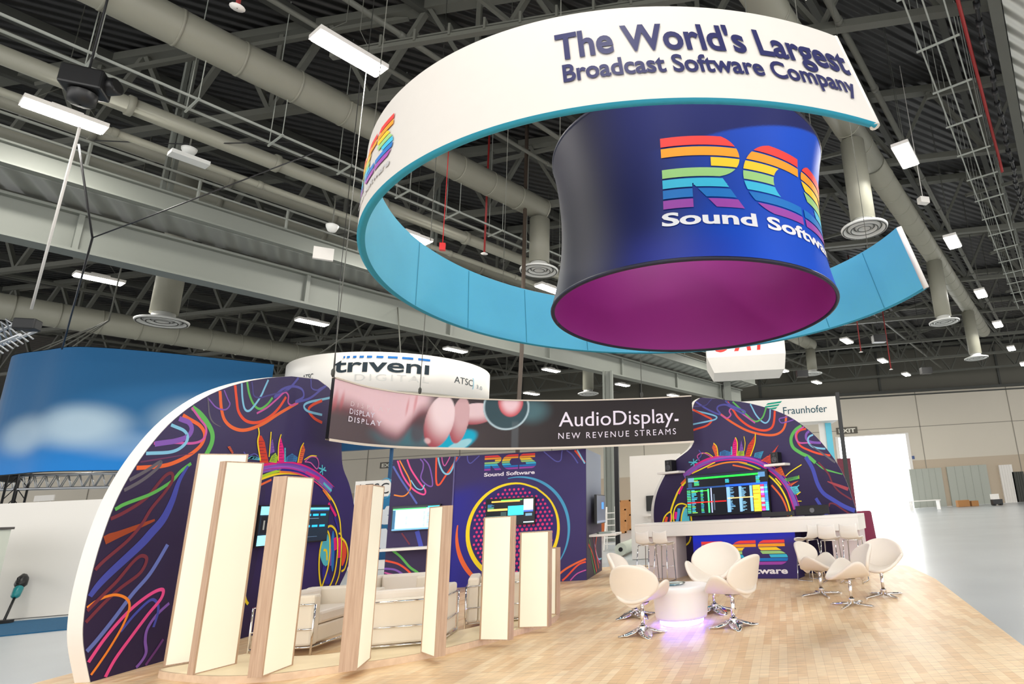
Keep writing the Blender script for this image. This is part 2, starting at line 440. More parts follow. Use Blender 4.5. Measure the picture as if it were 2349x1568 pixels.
# ducts and round ceiling diffusers
def duct(label, off, z, segs, rad):
    o = hall(segs[0][0], off, z); t = thing('air_duct', label, 'duct', o)
    for a, b in segs:
        n = max(2, int((b-a)/1.2)); m = MB(); m.tube([hall(a, off, z), hall(b, off, z)], rad, 24); m.build('duct_pipe', DUCT, t, loc=o)
        for k in range(n+1):
            s = MB(); q = lerp(a, b, k/n); s.tube([hall(q-.025, off, z), hall(q+.025, off, z)], rad*1.03, 24)
            s.build('seam_ring', DUCT, t, loc=o)
    return t
duct('long round grey duct crossing the roof at upper left behind the white ring banner', -15.13, 12.42, [(-4, 14.0)], .43)
duct('short elbow duct on the far side of the ring above the red lettered hanging box', -15.13, 12.42, [(33.0, 40.5)], .43)
duct('round cream duct running away at upper right past the open end of the ring', -4.05, 12.4, [(3, 18.5), (18.5, 46)], .42)
duct('low beige duct beneath the far roof trusses over the blue banner', -33.6, 10.3, [(-2, 24)], .5)
PROF = [(.01, .12), (.16, .1), (.17, .02), (.22, .0), (.24, .08), (.34, .08), (.36, .0), (.42, -.02), (.45, .07), (.55, .07), (.58, -.02), (.66, -.03), (.68, .03), (.3, .16), (.3, .3), (.01, .3)]
def diffuser(label, t, off, zc, ztop, px, py, s=1.0):
    P = hall(t, off, 0); z = zover(px, py, P); P.z = z
    o = thing('ceiling_diffuser', label, 'diffuser', P, group='round ceiling diffusers')
    MB().lathe([(r_*s, z+zz*s) for r_, zz in PROF], (P.x, P.y, 0), 36).build('diffuser_disc', DIFFW, o, loc=P)
    for r_, zz in ((.19, .012), (.29, .06), (.39, -.012), (.5, .05), (.62, -.026)):
        MB().lathe([((r_-.018)*s, z+(zz-.012)*s), ((r_+.018)*s, z+(zz-.012)*s)], (P.x, P.y, 0), 36).build('slot_ring', STEELD, o, loc=P)
    MB().tube([(P.x, P.y, z+.28*s), (P.x, P.y, ztop)], .36*s, 20).build('drop_pipe', DUCT, o, loc=P)
diffuser('round white diffuser hanging just left of the navy drum', 13.9, -15.13, 0, 11.98, 1247, 621)
diffuser('round white diffuser between the navy drum and the open right end of the ring', 16.3, -4.05, 0, 11.97, 1978, 526)
diffuser('round white diffuser right of the ring tip under the cream duct', 28.4, -4.05, 0, 11.97, 2170, 738)
diffuser('small round white diffuser farthest down the right hand duct near the back wall', 38.4, -4.05, 0, 11.97, 2248, 820)
diffuser('round white diffuser above the white sign with teal wordmark', 40.2, -15.13, 0, 11.98, 1865, 857)
diffuser('round white diffuser above the blue curved banner with a red stripe on its drop pipe', 7.0, -27.2, 0, 15.5, 370, 738, 1.15)
diffuser('small round white diffuser beside the grey column behind the header', 29, -26.7, 0, 15.5, 1350, 903)

# parallel service pipes behind the railing
def pipe(label, off, z, t0, t1, rad, m_=DUCT):
    o = hall(t0, off, z); m = MB(); m.tube([o, hall(t1, off, z)], rad, 12)
    n = int((t1-t0)/3)
    for k in range(n): m.tube([hall(t0+1+k*3, off, z), hall(t0+1.12+k*3, off, z)], rad*1.22, 12)
    return tag(m.build('service_pipe', m_, loc=o), label, 'pipe')
pipe('thickest cream service pipe running above the catwalk rail', -16.9, 11.1, -4, 34, .2)
pipe('thin service pipe just below the thickest cream one', -17.75, 10.75, -4, 34, .09)
pipe('medium grey service pipe close over the catwalk rail', -20.0, 11.7, -4, 34, .19)
pipe('lowest grey service pipe seen through the catwalk rail', -20.6, 11.2, -4, 34, .17)
pipe('slender conduit high at upper left above the left duct', -12.8, 12.5, -4, 30, .06, STEEL)
pipe('slender conduit beside the high bay lamp over the ring left edge', -11.2, 12.2, -4, 30, .07, STEEL)
pipe('thin conduit running under the right hand roof toward the back wall', -2.9, 12.6, 2, 44, .09, STEEL)
def cable_tray(label, offs, z, t0, t1, step):
    o = hall(t0, offs[0], z); r = thing('cable_tray', label, 'cable tray', o)
    m = MB()
    for f in offs: m.bar(hall(t0, f, z), hall(t1, f, z), .035, .05)
    m.build('side_rail', RAILM, r, loc=o)
    k = 0
    while t0+k*step < t1:
        m = MB(); t = t0+k*step; m.bar(hall(t, offs[0]-.12, z-.04), hall(t, offs[-1]+.12, z-.04), .04, .04)
        for f in (offs[0]-.08, offs[-1]+.08): m.bar(hall(t, f, z), hall(t, f, 12.02 if abs(f+15.13) < .45 else 15.5), .014, .014)
        m.build('hanger_rod', RAILM, r, loc=o); k += 1
cable_tray('ladder shaped cable tray crossing the upper left above the catwalk rail', (-15.85, -15.3), 11, -3, 30, 1.7)
cable_tray('ladder shaped cable tray descending the right edge beside the red pipe', (-1.36, -1.0, -.6), 12, 4, 40, 1.9)
m = MB(); a = pz(760, 130, 11.6); b = pz(1760, -36, 11.6)
m.bar(a, b, .12, .1); m.bar(a+Vector((0, 0, .14)), b+Vector((0, 0, .14)), .04, .04)
for k in range(12):
    p = a.lerp(b, (k+.5)/12); m.bar(p, p+Vector((0, 0, .3)), .05, .16)
tag(m.build('conduit_rail', STEEL), 'white horizontal conduit rail with clips above the top left rim of the ring', 'conduit')
m = MB(); m.tube([hall(9, -.34, 12), hall(20.5, -.34, 12), hall(20.5, -.34, 11.6)], .045, 8)
tag(m.build('sprinkler_pipe', REDP), 'dark red sprinkler pipe along the right hand cable tray', 'pipe')
m = MB()
pts = [hall(6+k*.6, -.02+.03*math.sin(k*1.3), 12+.04*math.cos(k*1.1)) for k in range(34)]
m.tube(pts, .05, 6)
for k in range(33): m.tube([pts[k].lerp(pts[k+1], .3), pts[k].lerp(pts[k+1], .55)], .085, 6)
tag(m.build('cable_bundle', DARK), 'black knotted cable bundle hanging along the right edge of the roof', 'cable')
m = MB(); m.bar(hall(9, .34, 12.05), hall(23, .34, 12.05), .25, .2)
struct(m.build('roof_edge_beam', STEEL))
m = MB(); m.bar(hall(9, 2.6, 12.2), hall(22, 2.6, 12.2), 4.2, .04)
struct(m.build('soffit_slab', deck_mat('pale_siding', RGB(212, 212, 204), -A1+math.pi/2, .3, .4)))
def red_drop(px, y0, y1, z, label):
    P = pz(px, y1, z); m = MB(); m.tube([P, (P.x, P.y, 15.52)], .035, 8)
    o = m.build('sprinkler_drop', REDP, loc=P); tag(o, label, 'sprinkler')
    MB().lathe([(.01, z-.05), (.12, z-.03), (.02, z+.03)], (P.x, P.y, 0), 12).build('sprinkler_plate', WHITE, o, loc=P)
red_drop(1111, 440, 580, 10.2, 'red sprinkler drop seen through the ring left of the navy drum')
red_drop(545, -10, 14, 10.6, 'red sprinkler drop at the very top left of the roof')
red_drop(1236, 740, 890, 8.0, 'red sprinkler drop right of the round white triveni sign') if False else None
red_drop(1975, 745, 806, 9.5, 'red sprinkler drop below the right part of the cyan ring')
red_drop(2044, 790, 846, 9.0, 'red sprinkler drop among the far lamps in front of the grey upper wall')

# ================================================================== high bay lamps
def lamp(t, off, label, z=10.5):
    P = hall(t, off, z); o = thing('high_bay_lamp', label, 'lamp', P, math.pi/2-A1, 'high bay lamps')
    h = MB().box((0, 0, .07), (1.32, .46, .1)); h.box((0, 0, .16), (.5, .2, .1)); h.build('housing', WHITE, o)
    MB().box((0, 0, .005), (1.24, .4, .03)).build('lens', LAMPM, o)
    for sx in (-.55, .55):
        wv = MB(); wv.tube([(sx, 0, .12), (sx*.25, 0, .7), (sx*.25, 0, (15.06 if abs((off+58)%3-1.5) > 1.1 else 15.522)-z)], .008, 4); wv.build('wire', STEEL, o)
    ld = bpy.data.lights.new('lamp_light', 'AREA'); ld.shape = 'RECTANGLE'; ld.size = 1.2; ld.size_y = .4; ld.energy = LAMP_W; ld.color = (1, .96, .88)
    lo = bpy.data.objects.new('lamp_light', ld); COL.objects.link(lo); lo.parent = o; lo.location = (0, 0, -.03)
for t, off, lb in (
    (4.8, -10.7, 'largest high bay lamp, above the top left rim of the ring'),
    (2.2, -17.4, 'bright high bay lamp at far left in front of the catwalk'),
    (10.2, -17.15, 'high bay lamp peeking over the cyan ring at its left'),
    (16.5, -17.3, 'high bay lamp peeking over the cyan ring beside the navy drum'),
    (5.4, -28.5, 'high bay lamp beneath the girder at far left'),
    (12.5, -28.4, 'high bay lamp beneath the girder left of the round white sign'),
    (9.8, -35.4, 'high bay lamp just above the top edge of the blue banner'),
    (19.8, -28.1, 'high bay lamp touching the right top rim of the round white sign'),
    (27.0, -28.1, 'high bay lamp beneath the cyan ring above the header'),
    (31.5, -34.9, 'dim lamp low beside the round white sign near the header top'),
    (34.2, -28.0, 'high bay lamp just right of the grey column'),
    (40.9, -28.0, 'small lamp right of the grey column close over the header end'),
    (38.9, -16.9, 'high bay lamp under the red lettered hanging box'),
    (45.3, -16.8, 'high bay lamp below the round diffuser by the teal wordmark sign'),
    (34.2, -10.5, 'high bay lamp under the right half of the cyan ring'),
    (41.5, -10.35, 'middle lamp of the row in front of the grey upper wall'),
    (48.0, -10.3, 'farthest lamp of the row in front of the grey upper wall'),
    (15.6, -2.47, 'brightest square looking lamp right of the ring lettering end'),
    (22.8, -2.47, 'lamp right of the raised cyan ring tip'),
    (30.3, -2.47, 'lamp beside the right duct below the ring tip'),
    (37.1, -2.47, 'lamp next above the lowest two of the right edge row'),
    (44.6, -2.45, 'second lowest lamp of the right edge row'),
    (51.3, -2.2, 'lowest lamp at the right edge of the roof'),
    (8.3, -2.47, 'lamp over the ring lettering end, just above the picture'), (12.1, -10.5, 'lamp hidden behind the striped letters of the navy drum'),
    (19.4, -10.5, 'lamp hidden behind the lower rim of the navy drum'), (26.7, -10.5, 'lamp hidden behind the magenta underside of the drum, right part'),
    (24.1, -17.2, 'lamp hidden behind the magenta underside of the drum, middle part'), (31.4, -17.2, 'lamp hidden behind the red lettered hanging box'),
    (1.0, -2.47, 'lamp overhead in front of the booth, outside the picture'), (-2.5, -10.5, 'lamp overhead to the left of the viewer, outside the picture'),
    (8.3, 5.3, 'lamp overhead right of the booth floor, outside the picture'), (1.0, 5.3, 'lamp overhead right of the viewer, outside the picture')):
    lamp(t, off, lb)

# ================================================================== hanging signs
def proj(P):
    v = Vector(P)-CAM; z = v.dot(fwd); return PPX+FPX*v.dot(rgt)/z, PPY-FPX*v.dot(upv)/z
INKN = RGB(38, 40, 88)
# ---- open ring banner
ZB, ZT = 4.9, 6.05
def ringp(th, z, dr=0.):
    k = (z-ZB)/(ZT-ZB); cx = lerp(-.27, -.43, k); cy = lerp(8.81, 8.79, k); r_ = lerp(4.44, 4.27, k)+dr
    return Vector((cx+r_*math.cos(th), cy+r_*math.sin(th), z))
TH0, TH1 = math.radians(-61.5), math.radians(-348.2)
ring = thing('ring_banner', 'huge open white and cyan ring banner hanging around the navy drum', 'hanging sign', (-.35, 8.8, ZB))
RL = Vector((-.35, 8.8, ZB))
MB().grid(lambda u, v: ringp(lerp(TH0, TH1, u), lerp(ZB+.012, ZT, v)), 180, 6).build('outer_skin', WFAB, ring, loc=RL)['label'] = 'white outer face'
MB().grid(lambda u, v: ringp(lerp(TH0, TH1, u), lerp(ZB+.012, ZT, v), -.09), 180, 6, flip=True).build('inner_skin', CYAN, ring, loc=RL)['label'] = 'cyan inner face'
MB().grid(lambda u, v: ringp(lerp(TH0, TH1, u), ZB+.012-.02*math.sin(math.pi*v), lerp(0, -.09, v)), 180, 4, flip=True).build('bottom_hem', CYANE, ring, loc=RL)['label'] = 'blue bottom hem'
m = MB()
m.grid(lambda u, v: ringp(lerp(TH0, TH1, u), ZT+.015*math.sin(math.pi*v), lerp(0, -.09, v)), 180, 4)
for th in (TH0, TH1):
    a, b = (ringp(th, ZB), ringp(th, ZT)); m.tube([a+(ringp(th, ZB, -.09)-a)*.5, b+(ringp(th, ZT, -.09)-b)*.5], .05, 10)
m.build('frame_tube', WHITE, ring, loc=RL)
for k in range(9):
    m = MB(); th = lerp(math.radians(-175), TH1, (k+.5)/9.3)
    m.grid(lambda u, v: ringp(th+lerp(-.002, .002, u), lerp(ZB+.02, ZT-.02, v), -.094), 1, 6)
    m.build('seam', mat('cyan_seam', RGB(60, 160, 190), .7), ring, loc=RL)
def ring3(a, z, l): return ringp(a/4.35, z, l)
m = MB(); rad = math.radians
text(m, "The World's Largest", rad(-100.4)*4.35, rad(-62.4)*4.35, 5.49, 5.81, INKN, ring3, .012, bold=.028)
m.build('lettering', INK, ring, loc=RL); m = MB()
text(m, "Broadcast Software Company", rad(-99.8)*4.35, rad(-63.0)*4.35, 5.215, 5.42, INKN, ring3, .012, bold=.026)
m.build('lettering', INK, ring, loc=RL)
m = MB()
striped_logo(m, rad(-149)*4.35, rad(-129)*4.35, 5.23, 5.78, ring3, .012)
m.build('logo', INK, ring, loc=RL); m = MB()
text(m, "Sound Software", rad(-149)*4.35, rad(-129.5)*4.35, 5.1, 5.19, RGB(190, 188, 190), ring3, .012, bold=.03)
m.build('logo_lettering', INK, ring, loc=RL)
parts('hanging_cable', STEEL, ring, RL, [[p_, p_+Vector((0, 0, 9.4))] for p_ in [ringp(rad(th), ZT, -.045) for th in (-75, -150, -215, -290, -335)]], .006)

# ---- navy drum
DC = Vector((0, 8.85, 0)); DZ0, DZ1 = 4.38, 6.87
_rp = [(4.38, 2.22), (4.65, 2.15), (5.0, 2.095), (5.5, 2.065), (5.9, 2.075), (6.4, 2.12), (6.87, 2.19)]
def drad(z):      # waisted profile, smooth
    t = (z-5.55)/1.2; return 2.066+(.124*t*t if z > 5.55 else .162*t*t)
def dr3(a, z, l): th = a/2.08; q = drad(z)+l; return DC+Vector((q*math.cos(th), q*math.sin(th), z))
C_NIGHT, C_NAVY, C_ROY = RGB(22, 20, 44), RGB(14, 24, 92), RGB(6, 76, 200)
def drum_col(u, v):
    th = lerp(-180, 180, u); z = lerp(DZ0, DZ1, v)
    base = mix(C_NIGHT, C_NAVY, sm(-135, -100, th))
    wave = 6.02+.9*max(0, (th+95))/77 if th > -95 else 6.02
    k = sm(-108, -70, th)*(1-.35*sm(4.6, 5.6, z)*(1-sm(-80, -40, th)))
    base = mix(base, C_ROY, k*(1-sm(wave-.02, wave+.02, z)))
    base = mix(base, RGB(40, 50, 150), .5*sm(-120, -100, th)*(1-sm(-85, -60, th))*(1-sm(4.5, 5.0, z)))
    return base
drum = thing('drum_banner', 'dark blue waisted drum banner with big rainbow striped letters inside the ring', 'hanging sign', DC+Vector((0, 0, DZ0)))
DL = DC+Vector((0, 0, DZ0))
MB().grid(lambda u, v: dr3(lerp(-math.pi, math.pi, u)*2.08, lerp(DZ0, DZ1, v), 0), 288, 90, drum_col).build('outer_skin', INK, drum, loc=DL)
MB().grid(lambda u, v: dr3(lerp(-math.pi, math.pi, u)*2.08, lerp(DZ0, DZ1, v), -.05), 96, 10, flip=True).build('inner_lining', PURP, drum, loc=DL)['label'] = 'magenta inner lining'
m = MB(); m.tube([dr3(lerp(-math.pi, math.pi, k/96)*2.08, DZ0, -.025) for k in range(97)], .03, 8); m.build('bottom_rim', mat('dark_rim', RGB(20, 18, 46), .5), drum, loc=DL)
m = MB(); m.tube([dr3(lerp(-math.pi, math.pi, k/96)*2.08, DZ1, -.025) for k in range(97)], .035, 8); m.build('top_rim', mat('dark_rim', RGB(20, 18, 46)), drum, loc=DL)
m = MB(); striped_logo(m, rad(-99.2)*2.08, rad(-11)*2.08, 5.12, 6.17, dr3, .012, nx=10); m.build('logo', INK, drum, loc=DL)
m = MB(); text(m, "Sound Software", rad(-99.8)*2.08, rad(-13)*2.08, 4.885, 5.075, RGB(240, 236, 240), dr3, .012, bold=.03); m.build('lettering', INK, drum, loc=DL)
parts('hanging_cable', STEEL, drum, DL, [[p_, p_+Vector((0, 0, 8.6))] for p_ in [dr3(rad(th)*2.08, DZ1, -.025) for th in (-150, -30, 90)]], .008)

# ---- curved header sign
HZ0, HZ1 = 2.96, 4.02
HP = spline([(-6.6, 10.2, 0), (-6.5, 11.15, 0), (-6.12, 11.98, 0), (-5.5, 12.65, 0), (-4.8, 13.17, 0), (-3.9, 13.63, 0), (-3, 13.93, 0), (-2, 14.12, 0), (-1, 14.22, 0), (-.22, 14.22, 0)], 8)
HS = [0.]
for a, b in zip(HP, HP[1:]): HS.append(HS[-1]+(b-a).length)
HQ = [proj((p.x, p.y, 3.5))[0] for p in HP]
for i in range(1, len(HQ)): HQ[i] = max(HQ[i], HQ[i-1]+.01)
def interp(x, X, Y):
    if x <= X[0]: return Y[0]
    for i in range(len(X)-1):
        if x <= X[i+1]: return Y[i]+(Y[i+1]-Y[i])*(x-X[i])/(X[i+1]-X[i])
    return Y[-1]
def hdr3(s, z, l):
    s = max(0, min(HS[-1]-1e-4, s)); i = 0
    while HS[i+1] < s: i += 1
    p = HP[i].lerp(HP[i+1], (s-HS[i])/(HS[i+1]-HS[i])); t = (HP[i+1]-HP[i]).normalized()
    return p+Vector((t.y, -t.x, 0))*l+Vector((0, 0, z))
def ell(q, v, cq, cv, rq, rv, rot=0.):
    """1 in the middle of an ellipse, 0 at its rim (q in photo widths, v 0..1 of the height)"""
    x = (q-cq)/100; y = (v-cv); c, s_ = math.cos(rot), math.sin(rot); a = (x*c+y*s_)/(rq/100); b = (-x*s_+y*c)/rv
    return 1-math.hypot(a, b)
SK, SKR, SKD = RGB(250, 214, 222), RGB(214, 96, 104), RGB(140, 84, 92)
def hdr_col(u, v):
    q = interp(u*HS[-1], HS, HQ)
    c = mix(RGB(96, 84, 88), RGB(58, 52, 52), sm(900, 1200, q)); c = mix(c, RGB(46, 40, 40), sm(1180, 1300, q))
    c = mix(c, RGB(74, 128, 140), .85*sm(-.2, .5, ell(q, v, 925, .2, 85, .26))); c = mix(c, RGB(100, 150, 160), .5*sm(0, .8, ell(q, v, 1215, .8, 60, .4)))
    cy = ell(q, v, 1040, .1, 62, .24, .35)
    c = mix(c, RGB(10, 176, 210), sm(0, .25, cy)); c = mix(c, RGB(160, 216, 228), sm(0, .2, ell(q, v, 1050, .03, 36, .1, .4)))
    # palm of the printed hand
    edge = .46+.0012*(745-q)+.08*math.sin((q-745)*.03)-.12*sm(820, 880, q)+.5*sm(900, 965, q)
    k = sm(edge-.12, edge+.16, v)*(1-sm(960, 1000, q))
    c = mix(c, mix(SKD, SK, sm(edge, edge+.36, v)), k)
    for wq, wv, wr, wh in ((752, .62, 8, .3), (768, .66, 6, .25), (925, .75, 4, .25), (944, .85, 5, .3)): c = mix(c, SKR, .5*sm(0, .8, ell(q, v, wq, wv, wr, wh, -.15))*k)
    c = mix(c, RGB(92, 70, 78), .7*sm(0, .6, ell(q, v, 955, .3, 26, .34, -.2)))
    # far finger pointing right, second finger in its shade, bent index finger in front
    for cq, cv, rq, rv, rot, hq, hv, dim in ((1086, .7, 50, .23, .12, 1080, .8, .85), (1050, .56, 22, .5, -.18, 1056, .75, .55), (1003, .52, 34, .56, -.3, 1014, .78, 1.)):
        e = ell(q, v, cq, cv, rq, rv, rot); k = sm(0, .07, e)
        g_ = 1-math.hypot((q-hq)/(rq*1.35), (v-hv)/(rv*1.1)); c = mix(c, mix(RGB(176, 84, 94), RGB(252, 228, 232), dim*sm(-.35, .55, g_)), k)
    c = mix(c, RGB(250, 226, 230), .6*sm(0, .5, ell(q, v, 978, .12, 10, .07, -.3)))
    # bright knob and thumb
    e = ell(q, v, 1158, .86, 55, .5); c = mix(c, RGB(60, 84, 92), sm(0, .05, e)); c = mix(c, RGB(190, 214, 222), sm(.0, .04, e)*(1-sm(.06, .12, e)))
    e = ell(q, v, 1168, .98, 30, .34); c = mix(c, mix(SKR, SK, sm(0, .6, e)), sm(0, .08, e))
    c = mix(c, RGB(120, 130, 136), .3*sm(1170, 1174, q)*(1-sm(1186, 1190, q))*(1-sm(.5, .6, v)))
    return c
hd = thing('header_sign', 'long curved dark header sign with a printed hand spanning the two round walls', 'sign', (-3.5, 13, HZ0)); HL = Vector((-3.5, 13, HZ0))
MB().grid(lambda u, v: hdr3(u*HS[-1], lerp(HZ0, HZ1, v), .12), 420, 66, hdr_col).build('printed_face', INK, hd, loc=HL)
m = MB()
m.grid(lambda u, v: hdr3(u*HS[-1], HZ0-.02, lerp(.14, .06, v)), 72, 1); m.grid(lambda u, v: hdr3(u*HS[-1], HZ1+.02, lerp(.14, .06, v)), 72, 1)
m.grid(lambda u, v: hdr3(u*HS[-1], lerp(HZ0-.02, HZ1+.02, v), .06), 72, 1); m.grid(lambda u, v: hdr3(u*HS[-1], lerp(HZ0-.045, HZ0, v), .135), 72, 1); m.grid(lambda u, v: hdr3(u*HS[-1], lerp(HZ1, HZ1+.03, v), .135), 72, 1)
pass
m.build('frame', mat('warm_white_trim', RGB(236, 226, 210), .5), hd, loc=HL)
for s in (0, HS[-1]):
    m = MB(); m.add([hdr3(s, HZ0, .12), hdr3(s, HZ1, .12), hdr3(s, HZ1, .06), hdr3(s, HZ0, .06)], [(0, 1, 2, 3)]); m.build('end_cap', DARK, hd, loc=HL)
def hx(q): return interp(q, HQ, HS)
def hz(v): return lerp(HZ0, HZ1, v)
m = MB(); WI = RGB(240, 232, 246)
text(m, "AudioDisplay", hx(1281), hx(1546), hz(.44), hz(.76), WI, hdr3, .128, bold=.002)
m.add([hdr3(hx(q), hz(v), .128) for q, v in ((1548, .46), (1557, .46), (1557, .51), (1548, .51))], [(0, 1, 2, 3)], WI)
m.build('title_lettering', INK, hd, loc=HL); m = MB()
text(m, "NEW REVENUE STREAMS", hx(1280), hx(1550), hz(.17), hz(.3), WI, hdr3, .128, bold=0, space=1.35)
m.build('tagline_lettering', INK, hd, loc=HL); m = MB()
text(m, "DISPLAY", hx(786), hx(866), hz(.34), hz(.43), WI, hdr3, .128, bold=.02, space=1.4)
m.build('lettering', INK, hd, loc=HL); m = MB()
text(m, "DISPLAY", hx(787), hx(848), hz(.475), hz(.565), WI, hdr3, .128, bold=.01, space=1.15)
m.build('lettering', INK, hd, loc=HL); m = MB()
text(m, "DISPLAY", hx(788), hx(884), hz(.61), hz(.69), RGB(246, 226, 230), hdr3, .128, bold=.0, space=1.9)
m.build('lettering', INK, hd, loc=HL)
for q in (745, 955, 1474):
    m = MB(); p = hdr3(hx(q), HZ1+.03, .07); m.tube([p, p+Vector((0, 0, .05)), p+Vector((0, 0, .12)), p+Vector((0, 0, .16)), p+Vector((0, 0, 11.4))], [.012, .035, .035, .009, .009], 6)
    m.build('hanging_cable', STEELD, hd, loc=HL)
MB().tube([pY(1195, 800, 17.5), pY(1191, 930, 17.5)], .06, 8).build('t', DARK) if False else None

# ---- round white sign with the blue dashes
TC = Vector((-11.85, 22.3, 0)); TR = 3.5; TZ0, TZ1 = 5.72, 7.03
def tr3(a, z, l): th = a/TR; return TC+Vector(((TR+l)*math.cos(th), (TR+l)*math.sin(th), z))
tv = thing('round_sign', 'round white hanging sign with dark wordmark under blue dashes, behind the header', 'hanging sign', TC+Vector((0, 0, TZ0))); TL = TC+Vector((0, 0, TZ0))
m = MB(); full = lambda u: lerp(-math.pi, math.pi, u)*TR
m.grid(lambda u, v: tr3(full(u), lerp(TZ0, TZ1, v), 0), 96, 2); m.grid(lambda u, v: tr3(full(u), TZ0, lerp(-.08, 0, v)), 96, 1); m.grid(lambda u, v: tr3(full(u), TZ1, lerp(0, -.08, v)), 96, 1)
m.build('outer_skin', WHITE, tv, loc=TL)
MB().grid(lambda u, v: tr3(full(u), lerp(TZ0, TZ1, v), -.08), 96, 2, flip=True).build('inner_skin', mat('warm_inner', RGB(226, 220, 204), .7), tv, loc=TL)
def tcyl(px, py):
    d = ray(px, py); o_ = CAM-TC; a = d.x*d.x+d.y*d.y; b = 2*(d.x*o_.x+d.y*o_.y); c = o_.x**2+o_.y**2-TR*TR
    D = max(0., b*b-4*a*c); P = CAM+d*((-b-math.sqrt(D))/(2*a)); return math.atan2(P.y-TC.y, P.x-TC.x)*TR, P.z
def ta(px): return tcyl(px, 850)[0]
def tz(py): return tcyl(905, py)[1]
m = MB(); DK = RGB(28, 44, 54)
text(m, "tr\u0131ven\u0131", ta(765), ta(984), tz(853), tz(821), DK, tr3, .015, bold=.02); m.build('wordmark', INK, tv, loc=TL)
for a, b in ((785, 789), (793, 800), (807, 815), (822, 832), (839, 851), (861, 877), (887, 910), (920, 946), (957, 985)):
    m = MB(); m.grid(lambda u, v: tr3(lerp(ta(a), ta(b), u), tz(lerp(822, 817, v)), .015), 4, 1, lambda u, v: RGB(20, 110, 190)); m.build('blue_dash', INK, tv, loc=TL)
m = MB()
text(m, "DIGITAL", ta(815), ta(985), tz(874), tz(859), RGB(190, 190, 188), tr3, .015, bold=-.012, space=1.25)
m.build('lettering', INK, tv, loc=TL); m = MB()
text(m, "ATSC", ta(1043), ta(1085), tz(864), tz(848), DK, tr3, .015, bold=-.005)
text(m, "3.0", ta(1094), ta(1107), tz(866), tz(856), RGB(150, 160, 166), tr3, .015)
stroke(m, [(ta(1086)+.05*math.cos(a)-.02, tz(857)+.2*math.sin(a)) for a in [1.9-.5*k for k in range(8)]], .03, RGB(90, 180, 214), tr3, .016)
m.build('side_logo', INK, tv, loc=TL); m = MB()
text(m, "ATSC", ta(697), ta(720), tz(862), tz(850), DK, tr3, .015)
m.build('lettering', INK, tv, loc=TL)
ap = Vector((TC.x+.5, TC.y-1.2, 9.6))
parts('rigging_line', STEEL, tv, TL, [[tr3(rad(th)*TR, TZ1, -.04), ap] for th in (-160, -60, 60)]+[[ap, (ap.x, ap.y, 15.4)]], .02)

# ---- white hanging box with red letters, partly above the ring edge
a = pY(1622, 823, 25); b = pY(1802, 807, 25); w_ = b.x-a.x; zc = (a.z+b.z)/2
ex = thing('hanging_box_sign', 'white hanging box sign with red letters cut by the ring edge', 'hanging sign', ((a.x+b.x)/2, 26.2, zc)); EL = Vector(((a.x+b.x)/2, 26.2, zc))
x0, x1 = a.x, b.x; y0, y1 = 25., 27.6; zt_ = zc+2.1; zl = zc-.62; i = .28
m = MB(); P = [(x0, y0, zt_), (x1, y0, zt_), (x1, y0, zc), (x0, y0, zc), (x0+i, y0+.35, zl), (x1-.05, y0+.35, zl), (x0, y1, zt_), (x1, y1, zt_), (x1, y1, zc), (x0, y1, zc), (x0+i, y1-.3, zl), (x1-.05, y1-.3, zl)]
m.add(P, [(0, 1, 2, 3), (3, 2, 5, 4), (0, 3, 9, 6), (3, 4, 10, 9), (1, 7, 8, 2), (2, 8, 11, 5), (4, 5, 11, 10), (6, 9, 8, 7), (9, 10, 11, 8), (0, 6, 7, 1)])
m.build('box_shell', WHITE, ex, loc=EL)
for ch_, xa, xb in (('C', .25, 1.05), ('A', 1.2, 1.95), ('I', 2.2, 2.5)):
    m = MB(); text(m, ch_, x0+xa, x0+xb, zc+.28, zc+1.35, RGB(226, 52, 48), lambda x, z, l: Vector((x, y0-l, z)), .01, bold=.04, shear=.25); m.build('letter', INK, ex, loc=EL)
parts('hanging_cable', STEEL, ex, EL, [[(sx, 26.2, zt_), (sx, 26.2, 15.5)] for sx in (x0+.4, x1-.4)], .02)

# ---- white sign with teal wordmark behind the right round wall
FY = 22.; a = pY(1700, 926, FY); b = pY(1916, 908, FY); c = pY(1916, 963, FY)
fz1 = b.z; fz0 = c.z
fr = thing('booth_sign', 'white booth sign with dark teal wordmark on a black post behind the right round wall', 'sign', (b.x, FY, 0)); FL = Vector((b.x, FY, 0))
MB().box(((a.x+b.x)/2, FY+.5, (fz0+fz1)/2), (b.x-a.x, 1.0, fz1-fz0)).build('sign_box', WHITE, fr, loc=FL)
m = MB(); f3 = lambda x, z, l: Vector((x, FY-l, z))
t0 = pY(1797, 948, FY).x; t1 = pY(1897, 936, FY).x; zb_ = lerp(fz0, fz1, .36)
text(m, "Fraunhofer", t0, t1, zb_, zb_+.27, RGB(30, 78, 92), f3, .01, bold=.002)
m.build('lettering', INK, fr, loc=FL)
for k in range(3):
    m = MB(); m.add([f3(pY(1745+k*6, 930, FY).x+dx, lerp(fz0, fz1, .55+.12*k)+dz, .01) for dx, dz in ((0, 0), (.55, .05), (.62, .12), (.08, .07))], [(0, 1, 2, 3)], RGB(20, 156, 130)); m.build('logo_bar', INK, fr, loc=FL)
m = MB(); m.box((b.x+.1, FY+.1, (fz1+.15)/2), (.13, .13, fz1+.15)); m.build('post', BLACK, fr, loc=FL)
m = MB(); m.box((pY(1897, 1000, FY).x, FY+.6, 2.6), (.3, .05, 3.4)); m.build('white_banner', WHITE, fr, loc=FL)
m = MB(); m.box((pY(1909, 1000, FY).x, FY+.5, 2.6), (.22, .05, 3.2)); m.build('cyan_banner', mat('bright_cyan_print', RGB(100, 200, 226), .5), fr, loc=FL)

